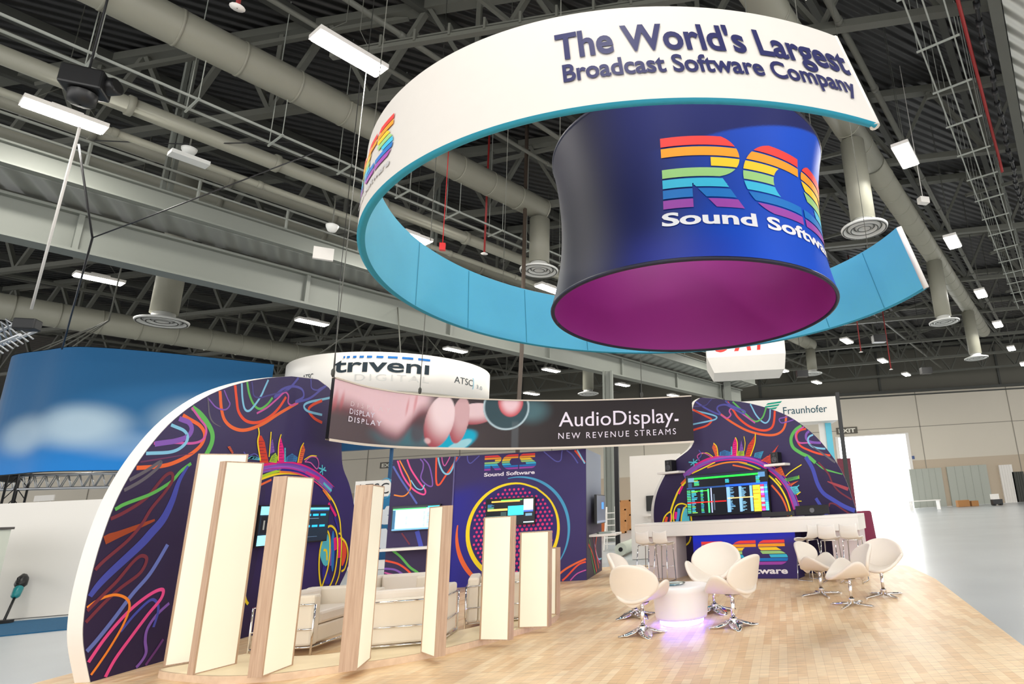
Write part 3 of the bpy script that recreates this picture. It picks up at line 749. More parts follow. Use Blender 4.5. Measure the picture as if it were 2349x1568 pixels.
# ---- big blue curved banner at far left
BP = spline([(pY(-80, 800, 17.3).x, 19.5, 0), (pY(35, 810, 17.6).x, 17.6, 0), (pY(110, 800, 17.1).x, 17.1, 0), (pY(200, 795, 17).x, 17.0, 0), (pY(400, 803, 18.2).x, 18.2, 0), (pY(628, 835, 20.2).x, 20.2, 0)], 8)
bz0, bz1 = 3.45, 7.12
BS = [0.]
for a, b in zip(BP, BP[1:]): BS.append(BS[-1]+(b-a).length)
def bn3(s, z, l):
    s = max(0, min(BS[-1]-1e-4, s)); i = 0
    while BS[i+1] < s: i += 1
    p = BP[i].lerp(BP[i+1], (s-BS[i])/(BS[i+1]-BS[i])); t = (BP[i+1]-BP[i]).normalized(); return p+Vector((t.y, -t.x, 0))*l+Vector((0, 0, z))
def bn_col(u, v):
    c = mix(RGB(8, 124, 206), RGB(16, 92, 142), sm(.0, .45, v)); s0 = BS[8]/BS[-1]
    if u < s0: return mix(RGB(30, 130, 176), RGB(40, 150, 190), v)
    x = (u-s0)/(1-s0)
    for cx_, cy_, rx, ry, k in ((.22, .3, .16, .22, .5), (.42, .35, .2, .24, .62), (.78, .42, .22, .28, .5), (.6, .2, .25, .15, .25)):
        e = 1-math.hypot((x-cx_)/rx, (v-cy_)/ry); c = mix(c, RGB(176, 200, 216), min(1, k*1.4)*sm(0, .75, e))
    c = mix(c, RGB(10, 66, 108), .6*(1-sm(0, .09, x))); c = mix(c, RGB(14, 90, 140), .5*sm(.878, .885, v))
    return c
bb = thing('curved_banner', 'large blue blurry printed curved banner hanging at far left', 'hanging sign', (-18, 18, bz0)); BLc = Vector((-18, 18, bz0))
MB().grid(lambda u, v: bn3(u*BS[-1], lerp(bz0, bz1, v), .06), 200, 90, bn_col).build('printed_face', INK, bb, loc=BLc)
m = MB(); m.grid(lambda u, v: bn3(u*BS[-1], lerp(bz0, bz1, v), -.06), 60, 1); m.grid(lambda u, v: bn3(u*BS[-1], bz1+.01, lerp(.08, -.08, v)), 60, 1); m.grid(lambda u, v: bn3(u*BS[-1], bz0-.01, lerp(.08, -.08, v)), 60, 1)
m.build('back_frame', DARK, bb, loc=BLc)
ap = pY(250, 735, 17.8)
parts('rigging_line', STEEL, bb, BLc, [[bn3(BS[-1]*s, bz1, 0), ap] for s in (.33, .37, .45, .49)]+[[ap, ap+Vector((.1, 0, 15.4-ap.z))]], .022)

# ================================================================== round printed walls
def inside(poly):
    def f(x, y):
        c = False; n = len(poly); j = n-1
        for i in range(n):
            xi, yi = poly[i][0], poly[i][1]; xj, yj = poly[j][0], poly[j][1]
            if (yi > y) != (yj > y) and x < (xj-xi)*(y-yi)/(yj-yi)+xi: c = not c
            j = i
        return c
    return f
LO = Vector((-6.86, 7.095, 0)); LN = Vector((1, 0, 0))
def l3(u, z, l): return LO+Vector((l, u, z))
def lp(px, py): P = ppl(px, py, LO, LN)-LO; return (P.y, P.z)
RD = Vector((math.cos(A1), -math.sin(A1), 0)); RN = Vector((-math.sin(A1), -math.cos(A1), 0)); RO = Vector((0, 14.3, 0))
def r3(u, z, l): return RO+RD*u+RN*l+Vector((0, 0, z))
def rp(px, py): P = ppl(px, py, RO, RN)-RO; return (P.dot(RD), P.z)
L_OUT = [(.02, 0), (-.14, .4), (-.2, .7), (-.21, 1.07), (-.17, 1.53), (-.07, 2.0), (.14, 2.48), (.47, 2.95), (.95, 3.36), (1.54, 3.66), (2.24, 3.89), (2.87, 4.02), (3.4, 4.02), (3.8, 3.75), (4.05, 3.2), (4.2, 2.6), (4.48, 2.25), (4.73, 1.8), (4.81, 1.36), (4.73, .81), (4.5, .45), (4.2, .14), (4.05, 0)]
R_OUT = [(-1.0, 0), (-1.25, .25), (-1.47, .7), (-1.56, 1.21), (-1.51, 1.63), (-1.32, 2.03), (-.9, 2.53), (-.3, 2.9), (-.32, 3.5), (-.14, 3.98), (.25, 3.97), (.64, 3.87), (1.33, 3.69), (2.17, 3.33), (2.75, 2.87), (3.13, 2.37), (3.36, 1.91), (3.48, 1.46), (3.55, 1.03), (3.52, .5), (3.4, 0)]
def smooth(o, n=5):
    q = spline([(p[0], p[1], 0) for p in o], n); return [(p.x, p.y) for p in q]
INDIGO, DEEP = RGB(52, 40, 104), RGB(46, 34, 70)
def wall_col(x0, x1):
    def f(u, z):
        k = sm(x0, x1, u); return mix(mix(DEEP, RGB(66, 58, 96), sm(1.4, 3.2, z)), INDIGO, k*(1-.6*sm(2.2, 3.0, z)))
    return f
def round_wall(name, label, out, to3, cfn, loc, back):
    o = thing(name, label, 'booth wall', loc); q = smooth(out); n = len(q)
    m = MB(); m.slab([to3(u, z, -.008) for u, z in q], back); m.build('wall_core', WHITE, o, loc=loc)
    # printed face as a fine fan of rows so the print can grade
    m = MB(); ins = [(min(p[1] for p in q), max(p[1] for p in q))][0]; rows = 48
    for k in range(rows):
        za = lerp(ins[0], ins[1]-.001, k/rows)+1e-4; zb = lerp(ins[0], ins[1]-.001, (k+1)/rows)+1e-4
        sp = []
        for z in (za, zb):
            xs = sorted(a[0]+(b[0]-a[0])*(z-a[1])/(b[1]-a[1]) for a, b in zip(q, q[1:]+q[:1]) if (a[1] > z) != (b[1] > z))
            if len(xs) > 2: xs = [xs[0], xs[-1]]
            sp.append(xs if len(xs) == 2 else None)
        if sp[1] is None: sp[1] = sp[0]
        if sp[0] is None: continue
        for i in range(16):
            f = lambda r_, t: lerp(sp[r_][0], sp[r_][1], t)
            m.add([to3(f(0, i/16), za, 0), to3(f(0, (i+1)/16), za, 0), to3(f(1, (i+1)/16), zb, 0), to3(f(1, i/16), zb, 0)], [(0, 1, 2, 3)], cfn((f(0, i/16)+f(1, i/16))/2, (za+zb)/2))
    m.build('printed_face', INK, o, loc=loc); return o
def Z(L, ox, oy, s): return [(ox+x/s, oy+y/s) for x, y in L]
def art(mb, items, p2, to3, poly, k=.85, run=0.):
    ok = inside(poly); lift = .001
    def rim(p): return min(math.hypot(p[0]-a, p[1]-b) for a, b in poly)
    for col, w, pts, tp in items:
        L = [p2(*p) for p in pts]
        if run:      # lines that stop just short of the rim run off it
            for e, n_ in ((0, 1), (-1, -2)):
                if ok(*L[e]) and rim(L[e]) < run:
                    d = math.hypot(L[e][0]-L[n_][0], L[e][1]-L[n_][1]) or 1
                    q = (L[e][0]+(L[e][0]-L[n_][0])/d*run*1.6, L[e][1]+(L[e][1]-L[n_][1])/d*run*1.6)
                    L = [q]+L if e == 0 else L+[q]
        stroke(mb, L, w*k, col, to3, lift, tp, 22, ok); lift += .00012
def parallels(path, specs):
    """thin brush lines beside a main line: (offset in photo units, colour, width, from, to)"""
    out = []; P = [Vector((x, y, 0)) for x, y in path]
    for off, col, w, f0, f1 in specs:
        q = []
        for i in range(int(f0*(len(P)-1)), int(math.ceil(f1*(len(P)-1)))+1):
            t = (P[min(i+1, len(P)-1)]-P[max(i-1, 0)]).normalized(); v = P[i]+Vector((-t.y, t.x, 0))*off; q.append((v.x, v.y))
        if len(q) > 1: out.append((col, w, q, 1))
    return out
def towers(mb, L, p2, to3, lift):
    for n_, (c_, pts) in enumerate(L):
        q = [p2(*p) for p in pts]; blob(mb, q, c_, to3, lift+n_*.0001)
        dk = mix(c_, RGB(50, 24, 70), .55); lo_, hi_ = min(p[1] for p in q), max(p[1] for p in q)
        for k in range(1, 8):
            z = lerp(lo_, hi_, k/9); xs = sorted(a[0]+(b[0]-a[0])*(z-a[1])/(b[1]-a[1]) for a, b in zip(q, q[1:]+q[:1]) if (a[1] > z) != (b[1] > z))
            if len(xs) >= 2: stroke(mb, [(lerp(xs[0], xs[1], .12), z), (lerp(xs[0], xs[1], .88 if k % 2 else .6), z+.01)], .012, dk, to3, lift+.002, 0, 2)
OR, RE, LB, GR, PU, PI, VI, YE, MA, GY, IN = RGB(238, 108, 58), RGB(236, 84, 56), RGB(134, 200, 232), RGB(98, 186, 92), RGB(92, 92, 176), RGB(206, 92, 168), RGB(134, 92, 184), RGB(250, 222, 40), RGB(120, 50, 66), RGB(104, 100, 112), RGB(72, 80, 178)
HP_, CY, LI, BU, ORA = RGB(232, 30, 132), RGB(90, 200, 220), RGB(178, 216, 50), RGB(44, 40, 150), RGB(246, 140, 50)
z4 = lambda L: Z(L, 0, 500, 2.904)
z3 = lambda L: Z(L, 300, 960, 4.35)
z1 = lambda L: Z(L, 0, 1028, 2.904)
z2 = lambda L: Z(L, 700, 1000, 3.872)
zr = lambda L: Z(L, 1480, 900, 4.481)
L_ART = [
 (OR, .06, z4([(1465, 1150), (1475, 1270), (1500, 1350), (1560, 1400), (1640, 1410), (1750, 1370), (1860, 1300), (1985, 1228)]), 0),
 (RE, .055, z4([(1565, 1100), (1575, 1200), (1590, 1290), (1640, 1350), (1720, 1360), (1800, 1320), (1860, 1260), (1905, 1190)]), 0),
 (LB, .04, z4([(1610, 1100), (1615, 1200), (1630, 1270), (1660, 1282), (1700, 1240), (1740, 1180), (1765, 1125)]), 0),
 (GR, .045, z4([(1645, 1085), (1660, 1170), (1690, 1240), (1730, 1270), (1780, 1240), (1815, 1195)]), 0),
 (PU, .05, z4([(1995, 1055), (1930, 1130), (1850, 1180), (1830, 1190), (1880, 1140), (1950, 1120), (2010, 1140), (2020, 1190), (1970, 1222), (2060, 1200), (2140, 1140)]), 0),
 (PI, .035, z4([(1710, 1300), (1780, 1260), (1850, 1200), (1895, 1160), (1920, 1180), (1920, 1230), (1950, 1245), (2000, 1215)]), 0),
 (RGB(80, 76, 140), .03, z4([(1680, 1110), (1690, 1180), (1730, 1195), (1790, 1180)]), 0),
 (LB, .05, z4([(2155, 1205), (2060, 1225), (2025, 1250), (2050, 1285), (2145, 1310)]), 0),
 (RE, .06, z4([(2145, 1215), (2080, 1245), (2055, 1280), (2090, 1330), (2145, 1362)]), 0),
 (VI, .025, z4([(1390, 1205), (1440, 1260), (1500, 1275), (1530, 1240), (1510, 1190)]), 0),
 (GY, .03, z4([(1385, 1210), (1395, 1310), (1420, 1360), (1470, 1390)]), 1),
 (PU, .03, z4([(2070, 1075), (2075, 1130), (2110, 1145), (2140, 1130)]), 0),
 (GR, .085, z4([(1285, 1265), (1330, 1300), (1375, 1355), (1412, 1430), (1408, 1500), (1370, 1580)]), 0),
 (OR, .06, z3([(560, -10), (690, 70), (735, 160), (700, 260), (600, 350), (450, 430), (300, 472), (30, 492)]), 0),
 (PI, .04, z3([(680, -10), (745, 80), (745, 160), (700, 220), (600, 245), (430, 238), (240, 246)]), 0),
 (VI, .08, z3([(490, 0), (580, 40), (605, 110), (560, 180), (440, 222), (320, 240)]), 0),
 (LB, .05, z3([(410, 65), (530, 120), (565, 190), (520, 270), (400, 330), (150, 346)]), 0),
 (RGB(110, 62, 100), .025, z3([(80, 434), (320, 395)]), 1),
 (GY, .05, z3([(-40, 625), (150, 520), (290, 430), (265, 490), (100, 620), (-130, 745)]), 0),
 (GR, .05, z3([(600, 445), (500, 520), (430, 600), (370, 650), (200, 750), (-60, 850), (-170, 910)]), 0),
 (MA, .05, z3([(-230, 1010), (-60, 930), (150, 790), (330, 580), (405, 545), (410, 620), (330, 740), (200, 900), (100, 1060), (-40, 1220)])+z1([(700, 740), (640, 800), (585, 870)]), 0),
 (IN, .13, z3([(570, 470), (480, 620), (410, 820), (320, 1000), (200, 1140), (80, 1270)])+z1([(700, 860), (600, 980), (540, 1080)]), 1),
 (RGB(104, 120, 196), .06, z1([(1115, 640), (1000, 830), (880, 970), (760, 1130), (640, 1280), (545, 1385)]), 0),
 (RGB(160, 70, 40), .12, z1([(795, 570), (720, 600), (655, 640), (610, 690)]), 1),
 (MA, .05, z1([(540, 1190), (680, 1040), (800, 930), (930, 830), (975, 740), (940, 715), (880, 760), (780, 880), (700, 960)]), 0),
 (ORA, .035, z1([(540, 1090), (650, 1010), (760, 975), (840, 1000), (860, 1060), (820, 1170), (740, 1310), (660, 1430), (580, 1540)]), 0),
 (RGB(238, 80, 150), .05, z1([(550, 1480), (700, 1260), (860, 1080), (1000, 970), (1080, 940), (1070, 1000), (980, 1110), (860, 1270), (760, 1410), (685, 1550)]), 0),
 (IN, .04, z1([(800, 1220), (900, 1100), (1000, 1010), (1045, 1030), (1050, 1090), (1020, 1190)]), 0),
 (VI, .045, z1([(1125, 1030), (1040, 1110), (980, 1200), (965, 1280), (970, 1360), (930, 1430), (860, 1500)]), 0),
 (RGB(110, 60, 130), .04, z1([(1085, 1270), (1040, 1340), (940, 1480)]), 0)]
# headphones with a skyline, left wall
L_PHONE = [
 (VI, .17, z3([(1290, 500), (1450, 472), (1600, 475), (1750, 520), (1880, 600), (2000, 710)]), 0),
 (HP_, .035, z3([(1290, 470), (1450, 445), (1620, 448), (1740, 480)]), 0), (RGB(120, 70, 190), .03, z3([(1400, 500), (1560, 490), (1700, 520), (1850, 610)]), 0),
 (LI, .05, z3([(1290, 582), (1400, 540), (1490, 515)]), 0), (BU, .06, z3([(1500, 512), (1700, 530), (1800, 575), (1900, 680), (1960, 770)]), 0),
 (YE, .04, z3([(1290, 605), (1450, 553), (1600, 545), (1750, 568), (1870, 642), (1960, 745), (2030, 850), (2080, 1000), (2095, 1160)]), 0),
 (OR, .04, z3([(1280, 665), (1400, 608)]), 0), (ORA, .04, z3([(1480, 530), (1620, 540), (1760, 572)]), 0),
 (HP_, .06, z3([(1740, 535), (1880, 600)]), 0), (HP_, .06, z3([(1970, 840), (2005, 900), (2045, 970)]), 0),
 (ORA, .05, z3([(1915, 705), (1990, 810)]), 0), (CY, .05, z3([(1920, 640), (2000, 720)]), 0), (BU, .05, z3([(2030, 980), (2070, 1110)]), 0),
 (CY, .34, z2([(178, 860), (172, 1000), (186, 1150)]), 1), (RGB(40, 120, 200), .14, z2([(245, 840), (240, 1000), (240, 1200)]), 1), (HP_, .1, z2([(262, 900), (268, 1010)]), 0), (HP_, .1, z2([(300, 900), (305, 1000), (298, 1080)]), 0), (RE, .16, z2([(335, 930), (345, 1040), (325, 1150)]), 1),
 (BU, .2, z2([(160, 1150), (180, 1250), (220, 1300)]), 1), (VI, .05, z2([(225, 1000), (222, 1150)]), 0),
 (YE, .045, z2([(155, 900), (190, 815), (235, 800), (275, 860), (285, 1000), (262, 1200), (215, 1330), (170, 1365), (140, 1345), (120, 1200), (126, 1030), (155, 900)]), 0),
 (YE, .045, z2([(150, 870), (190, 840), (214, 900), (215, 1040), (195, 1180), (150, 1320), (140, 1345)]), 0), (YE, .04, z2([(295, 860), (318, 890), (316, 1050), (300, 1220), (265, 1320)]), 0),
 (YE, .045, z2([(310, 895), (358, 950), (376, 1050), (350, 1170), (318, 1200)]), 0), (YE, .05, z2([(160, 1010), (185, 1020), (190, 1100)]), 0),
 (YE, .04, Z([(520, 1255), (532, 1228), (560, 1222)], 0, 0, 1), 0), (YE, .05, Z([(556, 1340), (562, 1374), (568, 1385)], 0, 0, 1), 0)]
TOWERS_L = [
 (RGB(214, 66, 44), z3([(1283, 440), (1262, 235), (1280, 165), (1300, 170), (1330, 230), (1372, 445)])),
 (VI, z3([(1380, 350), (1395, 230), (1410, 200), (1430, 330)])), (HP_, z3([(1468, 430), (1470, 260), (1492, 185), (1518, 280), (1535, 430)])),
 (LI, z3([(1375, 430), (1400, 370), (1440, 340), (1460, 380), (1450, 440)])), (OR, z3([(1665, 440), (1690, 300), (1718, 255), (1735, 310), (1700, 445)])),
 (OR, z3([(960, 280), (985, 275), (1020, 340), (1005, 350)])), (RGB(60, 130, 190), z3([(1545, 430), (1550, 380), (1605, 345), (1660, 385), (1650, 430)])), (CY, z3([(1525, 430), (1528, 290), (1540, 290), (1545, 430)])), (CY, z3([(1150, 400), (1200, 370), (1280, 390), (1280, 415)]))]
LINES_L = [(YE, .03, z3([(1290, 420), (1262, 240), (1275, 150), (1268, 90)]), 0), (YE, .025, z3([(1375, 380), (1385, 260), (1395, 130)]), 0), (YE, .025, z3([(1465, 420), (1470, 260), (1495, 155)]), 0), (YE, .025, z3([(1660, 440), (1690, 300), (1722, 240)]), 0),
 (PI, .025, z3([(1730, 430), (1790, 380), (1850, 390), (1870, 450), (1850, 500), (1790, 440), (1730, 430)]), 0), (YE, .02, z3([(1725, 410), (1790, 370), (1850, 372)]), 0), (CY, .03, z3([(1870, 490), (1945, 520)]), 0), (CY, .03, z3([(1905, 460), (1908, 560)]), 0), (CY, .03, z3([(1880, 540), (1935, 485)]), 0), (PU, .02, z3([(1120, 330), (1160, 370), (1230, 350), (1270, 380)]), 0), (YE, .02, z3([(1110, 410), (1130, 360), (1140, 400)]), 0)]
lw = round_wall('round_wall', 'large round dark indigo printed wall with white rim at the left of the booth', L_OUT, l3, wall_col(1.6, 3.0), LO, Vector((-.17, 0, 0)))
m = MB(); LP = smooth(L_OUT); art(m, L_ART, lp, l3, LP, run=.28)
towers(m, TOWERS_L, lp, l3, .0085)
BRUSH = [(-9, HP_, .03, 0, 1), (-5, RGB(120, 70, 190), .035, .2, .9), (5, RGB(190, 60, 160), .03, 0, .7), (9, BU, .03, .3, 1), (12, HP_, .025, .5, 1), (2, RGB(170, 90, 210), .025, .1, .6)]
art(m, L_PHONE+parallels(L_PHONE[0][2], BRUSH)+LINES_L, lp, lambda u, z, l: l3(u, z, l+.004), LP)
m.build('artwork_print', INK, lw, loc=LO)

R_ART = [
 (OR, .06, zr([(765, 215), (900, 310), (1050, 390), (1200, 430), (1320, 435), (1400, 400), (1440, 330), (1450, 215)]), 0),
 (RE, .06, zr([(905, 180), (960, 260), (1060, 340), (1180, 385), (1270, 380), (1320, 320), (1335, 150)]), 0),
 (LB, .04, zr([(1095, 145), (1140, 230), (1200, 295), (1245, 310), (1280, 260), (1285, 140)]), 0),
 (GR, .045, zr([(1030, 215), (1100, 280), (1150, 295), (1210, 250), (1250, 130)]), 0),
 (PU, .05, zr([(530, 100), (620, 160), (740, 218), (772, 215), (740, 170), (760, 135), (830, 125), (900, 160), (1000, 212), (1020, 190), (880, 130), (800, 60)]), 0),
 (PI, .04, zr([(780, 230), (840, 262), (880, 230), (865, 190), (890, 165), (960, 190), (1030, 240), (1130, 312)]), 0),
 (LB, .045, zr([(520, 188), (640, 215), (720, 240), (735, 262), (690, 285), (530, 318)]), 0),
 (RE, .055, zr([(520, 190), (620, 240), (682, 275), (670, 310), (620, 345), (530, 374)]), 0),
 (RGB(80, 76, 140), .03, zr([(510, 142), (620, 130), (672, 80)]), 0), (VI, .03, zr([(1450, 250), (1380, 270), (1400, 310), (1460, 300), (1540, 275)]), 0),
 (GR, .085, zr([(1660, 315), (1550, 380), (1500, 470), (1520, 560), (1600, 620), (1680, 660), (1750, 720)]), 0), (GR, .04, zr([(1750, 720), (1830, 780), (1920, 810), (2090, 855)]), 1),
 (RE, .05, zr([(1700, 365), (1590, 390), (1555, 450), (1590, 540), (1680, 590), (1800, 630), (1960, 652)]), 0),
 (PI, .04, zr([(1660, 335), (1560, 400), (1550, 470), (1590, 515), (1700, 515), (1880, 522)]), 0), (VI, .06, zr([(1720, 375), (1660, 420), (1660, 480), (1720, 510), (1820, 516)]), 0),
 (LB, .045, zr([(1770, 420), (1690, 450), (1675, 500), (1720, 555), (1820, 575), (1930, 575)]), 0),
 (IN, .1, zr([(1650, 660), (1720, 780), (1770, 930), (1830, 1030), (1930, 1100), (2050, 1170), (2170, 1220)]), 0),
 (MA, .04, zr([(1780, 715), (1880, 830), (1930, 940), (2000, 1020), (2130, 1105)]), 0), (GY, .05, zr([(1860, 650), (1960, 720), (2070, 765)]), 1),
 (MA, .04, zr([(1890, 1170), (1900, 1140), (1950, 1145), (2040, 1205)]), 0), (IN, .08, zr([(1755, 1085), (1790, 1140), (1870, 1260)]), 0), (RGB(170, 70, 80), .08, zr([(2080, 990), (2200, 1035)]), 1)]
R_PHONE = [
 (VI, .16, zr([(400, 860), (550, 750), (700, 690), (850, 665), (1000, 668), (1150, 705), (1280, 775), (1380, 855), (1470, 970), (1530, 1100), (1560, 1190)]), 0),
 (HP_, .05, zr([(500, 750), (650, 680), (800, 650), (950, 645)]), 0), (HP_, .08, zr([(1200, 725), (1330, 820), (1440, 940), (1500, 1080), (1540, 1200)]), 0), (RGB(110, 140, 200), .04, zr([(1290, 770), (1400, 865), (1490, 1000), (1550, 1150)]), 0),
 (BU, .06, zr([(540, 790), (700, 715), (850, 690), (1000, 700), (1150, 740), (1260, 800)]), 0),
 (YE, .035, zr([(480, 832), (640, 755), (720, 715)]), 0), (ORA, .04, zr([(640, 772), (800, 725), (950, 712), (1050, 728)]), 0), (LI, .04, zr([(950, 710), (1080, 745), (1190, 790)]), 0), (OR, .04, zr([(900, 745), (1020, 768), (1110, 795)]), 0),
 (YE, .045, zr([(1270, 850), (1330, 905), (1400, 990), (1460, 1110), (1505, 1270)]), 0), (OR, .05, zr([(1300, 950), (1400, 1070), (1455, 1190), (1470, 1285)]), 0), (YE, .035, zr([(1340, 880), (1400, 950)]), 0),
 (YE, .06, zr([(440, 890), (350, 1000), (300, 1110), (270, 1200), (262, 1240)]), 0), (HP_, .07, zr([(385, 960), (345, 1040)]), 0), (OR, .06, zr([(430, 880), (370, 940)]), 0),
 (CY, .26, zr([(430, 1190), (415, 1260), (420, 1340)]), 0), (RGB(60, 150, 210), .1, zr([(350, 1190), (340, 1270), (325, 1345)]), 0), (HP_, .09, zr([(320, 1225), (310, 1300)]), 0), (RE, .09, zr([(225, 1275), (210, 1340)]), 0), (HP_, .06, zr([(270, 1250), (262, 1330)]), 0),
 (YE, .04, zr([(180, 1345), (205, 1270), (262, 1225), (275, 1290), (262, 1345)]), 0), (YE, .04, zr([(300, 1345), (292, 1250), (320, 1165), (380, 1140), (440, 1165), (410, 1180), (380, 1250), (370, 1345)]), 0), (YE, .05, zr([(470, 1250), (482, 1345)]), 0),
 (YE, .045, zr([(280, 1480), (320, 1560), (390, 1580), (450, 1540), (470, 1480)]), 0), (YE, .045, zr([(370, 1480), (395, 1540), (420, 1560)]), 0)]
TOWERS_R = [(OR, zr([(725, 655), (690, 565), (708, 515), (738, 560), (752, 655)])), (HP_, zr([(890, 650), (905, 520), (925, 460), (948, 510), (940, 650)])), (VI, zr([(965, 620), (990, 490), (1010, 580), (1010, 640)])),
 (RGB(214, 66, 44), zr([(1030, 655), (1060, 540), (1110, 470), (1135, 430), (1125, 520), (1080, 660)])), (RGB(60, 130, 190), zr([(765, 650), (770, 610), (820, 590), (880, 610), (870, 650)])), (LI, zr([(950, 650), (960, 600), (1020, 600), (1020, 650)])),
 (RE, zr([(1270, 650), (1310, 610), (1375, 535), (1330, 620), (1290, 660)])), (RE, zr([(1190, 700), (1260, 650), (1310, 650), (1300, 730)])), (CY, zr([(880, 640), (885, 555), (895, 555), (898, 640)])), (RGB(60, 150, 190), zr([(1120, 660), (1130, 620), (1220, 600), (1190, 680)])),
 (OR, zr([(1330, 790), (1400, 760), (1440, 860), (1400, 850)])), (GR, zr([(1430, 885), (1570, 855), (1585, 885), (1460, 915)])), (OR, zr([(1460, 945), (1580, 905), (1500, 960)])), (CY, zr([(1490, 970), (1560, 960), (1590, 1020), (1540, 1050)]))]
LINES_R = [(YE, .025, zr([(945, 650), (950, 520), (930, 460)]), 0), (YE, .02, zr([(1020, 600), (1030, 520), (1018, 450)]), 0), (YE, .025, zr([(1085, 655), (1130, 520), (1135, 420)]), 0), (YE, .025, zr([(752, 655), (740, 560), (705, 518)]), 0),
 (PI, .03, zr([(560, 700), (540, 650), (590, 620), (650, 640), (690, 670)]), 0), (YE, .02, zr([(580, 630), (640, 620), (700, 660)]), 0), (PU, .03, zr([(545, 690), (580, 640), (555, 590)]), 0), (CY, .03, zr([(450, 715), (540, 720)]), 0), (CY, .03, zr([(500, 680), (505, 755)]), 0), (CY, .03, zr([(470, 745), (540, 690)]), 0),
 (YE, .025, zr([(1445, 860), (1500, 810), (1610, 740)]), 0), (YE, .025, zr([(1560, 1050), (1600, 1020)]), 0), (YE, .02, zr([(1570, 1115), (1610, 1115)]), 0), (LI, .02, zr([(1580, 850), (1585, 885)]), 0), (CY, .025, zr([(1540, 990), (1585, 950)]), 0)]
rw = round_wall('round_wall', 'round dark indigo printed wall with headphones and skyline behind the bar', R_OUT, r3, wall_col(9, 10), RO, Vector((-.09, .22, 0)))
m = MB(); RP = smooth(R_OUT); art(m, R_ART, rp, r3, RP, run=.28)
art(m, R_PHONE+parallels(R_PHONE[0][2], [(-o_*.6, c_, w_, a_, b_) for o_, c_, w_, a_, b_ in BRUSH]), rp, lambda u, z, l: r3(u, z, l+.004), RP)
towers(m, TOWERS_R, rp, r3, .0095)
art(m, LINES_R, rp, lambda u, z, l: r3(u, z, l+.012), RP)
m.build('artwork_print', INK, rw, loc=RO)

# ================================================================== printed centre wall of the booth
CYF = 14.2; XL, XS, XR = -7.42, -5.93, -2.81; CT = 2.93
c3 = lambda x, z, l: Vector((x, CYF-l, z))
cp = lambda px, py: (lambda P: (P.x, P.z))(pY(px, py, CYF))
s3 = lambda y, z, l: Vector((XR+l, y, z))
cw = thing('centre_wall', 'dark blue printed wall block with loudspeaker circle between the two round walls', 'booth wall', (XS, CYF, 0)); CL = Vector((XS, CYF, 0))
m = MB(); m.box(((XL+XR)/2, CYF+1.0+.005, CT/2), (XR-XL, 2.0, CT)); m.build('wall_core', NAVY, cw, loc=CL)
def cw_col(x, z):
    k = (1-sm(XS, XS+1.3, x))*(1-sm(1.9, 2.3, z-.25*(x-XS))); return mix(RGB(60, 50, 104), RGB(44, 42, 146), k)
MB().grid(lambda u, v: c3(lerp(XS, XR, u), lerp(0, CT, v), .006), 40, 36, lambda u, v: cw_col(lerp(XS, XR, u), lerp(0, CT, v))).build('front_panel', INK, cw, loc=CL)
MB().grid(lambda u, v: c3(lerp(XL, XS, u), lerp(0, CT, v), .006), 12, 18, lambda u, v: RGB(56, 44, 82)).build('left_panel', INK, cw, loc=CL)
MB().grid(lambda u, v: s3(lerp(CYF, CYF+2.0, u), lerp(0, CT, v), .004), 12, 18, lambda u, v: mix(RGB(58, 48, 74), RGB(150, 160, 178), sm(.38, .8, v))).build('side_panel', INK, cw, loc=CL)  # grazing glare put into the colour: dark below, pale grey-blue toward the top
m = MB(); m.box((XS, CYF-.012, CT/2), (.03, .02, CT)); m.build('corner_trim', mat('lilac_trim', RGB(96, 88, 146), .4), cw, loc=CL)
m = MB(); cx, cz = -4.5, 1.17
def arc(r0, a0, a1, w, col, lift=.01, taper=True, ox=0, oz=0):
    stroke(m, [(cx+ox+r0*math.cos(math.radians(a)), cz+oz+r0*math.sin(math.radians(a))) for a in [a0+(a1-a0)*k/16 for k in range(17)]], w, col, c3, lift, taper, 4)
m.add([c3(cx+1.0*math.cos(k*math.pi/32), cz+1.0*math.sin(k*math.pi/32), .008) for k in range(64)], [tuple(range(64))], RGB(50, 40, 112))
for j in range(-11, 12):
    for i in range(-11, 12):
        x = i*.105+(j % 2)*.052; z = j*.091; rr = math.hypot(x, z)
        if rr < .94 and rr > .0:
            r_ = .034 if rr < .7 else .034*(1.25-rr*.45)
            m.add([c3(cx+x+r_*math.cos(k*math.pi/4), cz+z+r_*math.sin(k*math.pi/4), .0095) for k in range(8)], [tuple(range(8))], RGB(232, 60, 130))
arc(1.05, -150, 30, .1, YE, .011, False) if False else None
arc(1.05, 60, 420, .1, YE, .011, True); arc(1.05, 60, 420, .04, YE, .0112, False)
arc(1.23, 100, -38, .07, RGB(74, 160, 204), .011, True, .06, -.04); arc(1.3, 172, 250, .1, OR, .011)
striped_logo(m, -5.22, -3.99, 2.545, 2.9, c3, .011, [mix(c, RGB(60, 50, 104), .1) for c in RAIN], 4, 2)
text(m, "Sound Software", -5.22, -4.02, 2.415, 2.5, RGB(232, 226, 240), c3, .011, bold=.03)
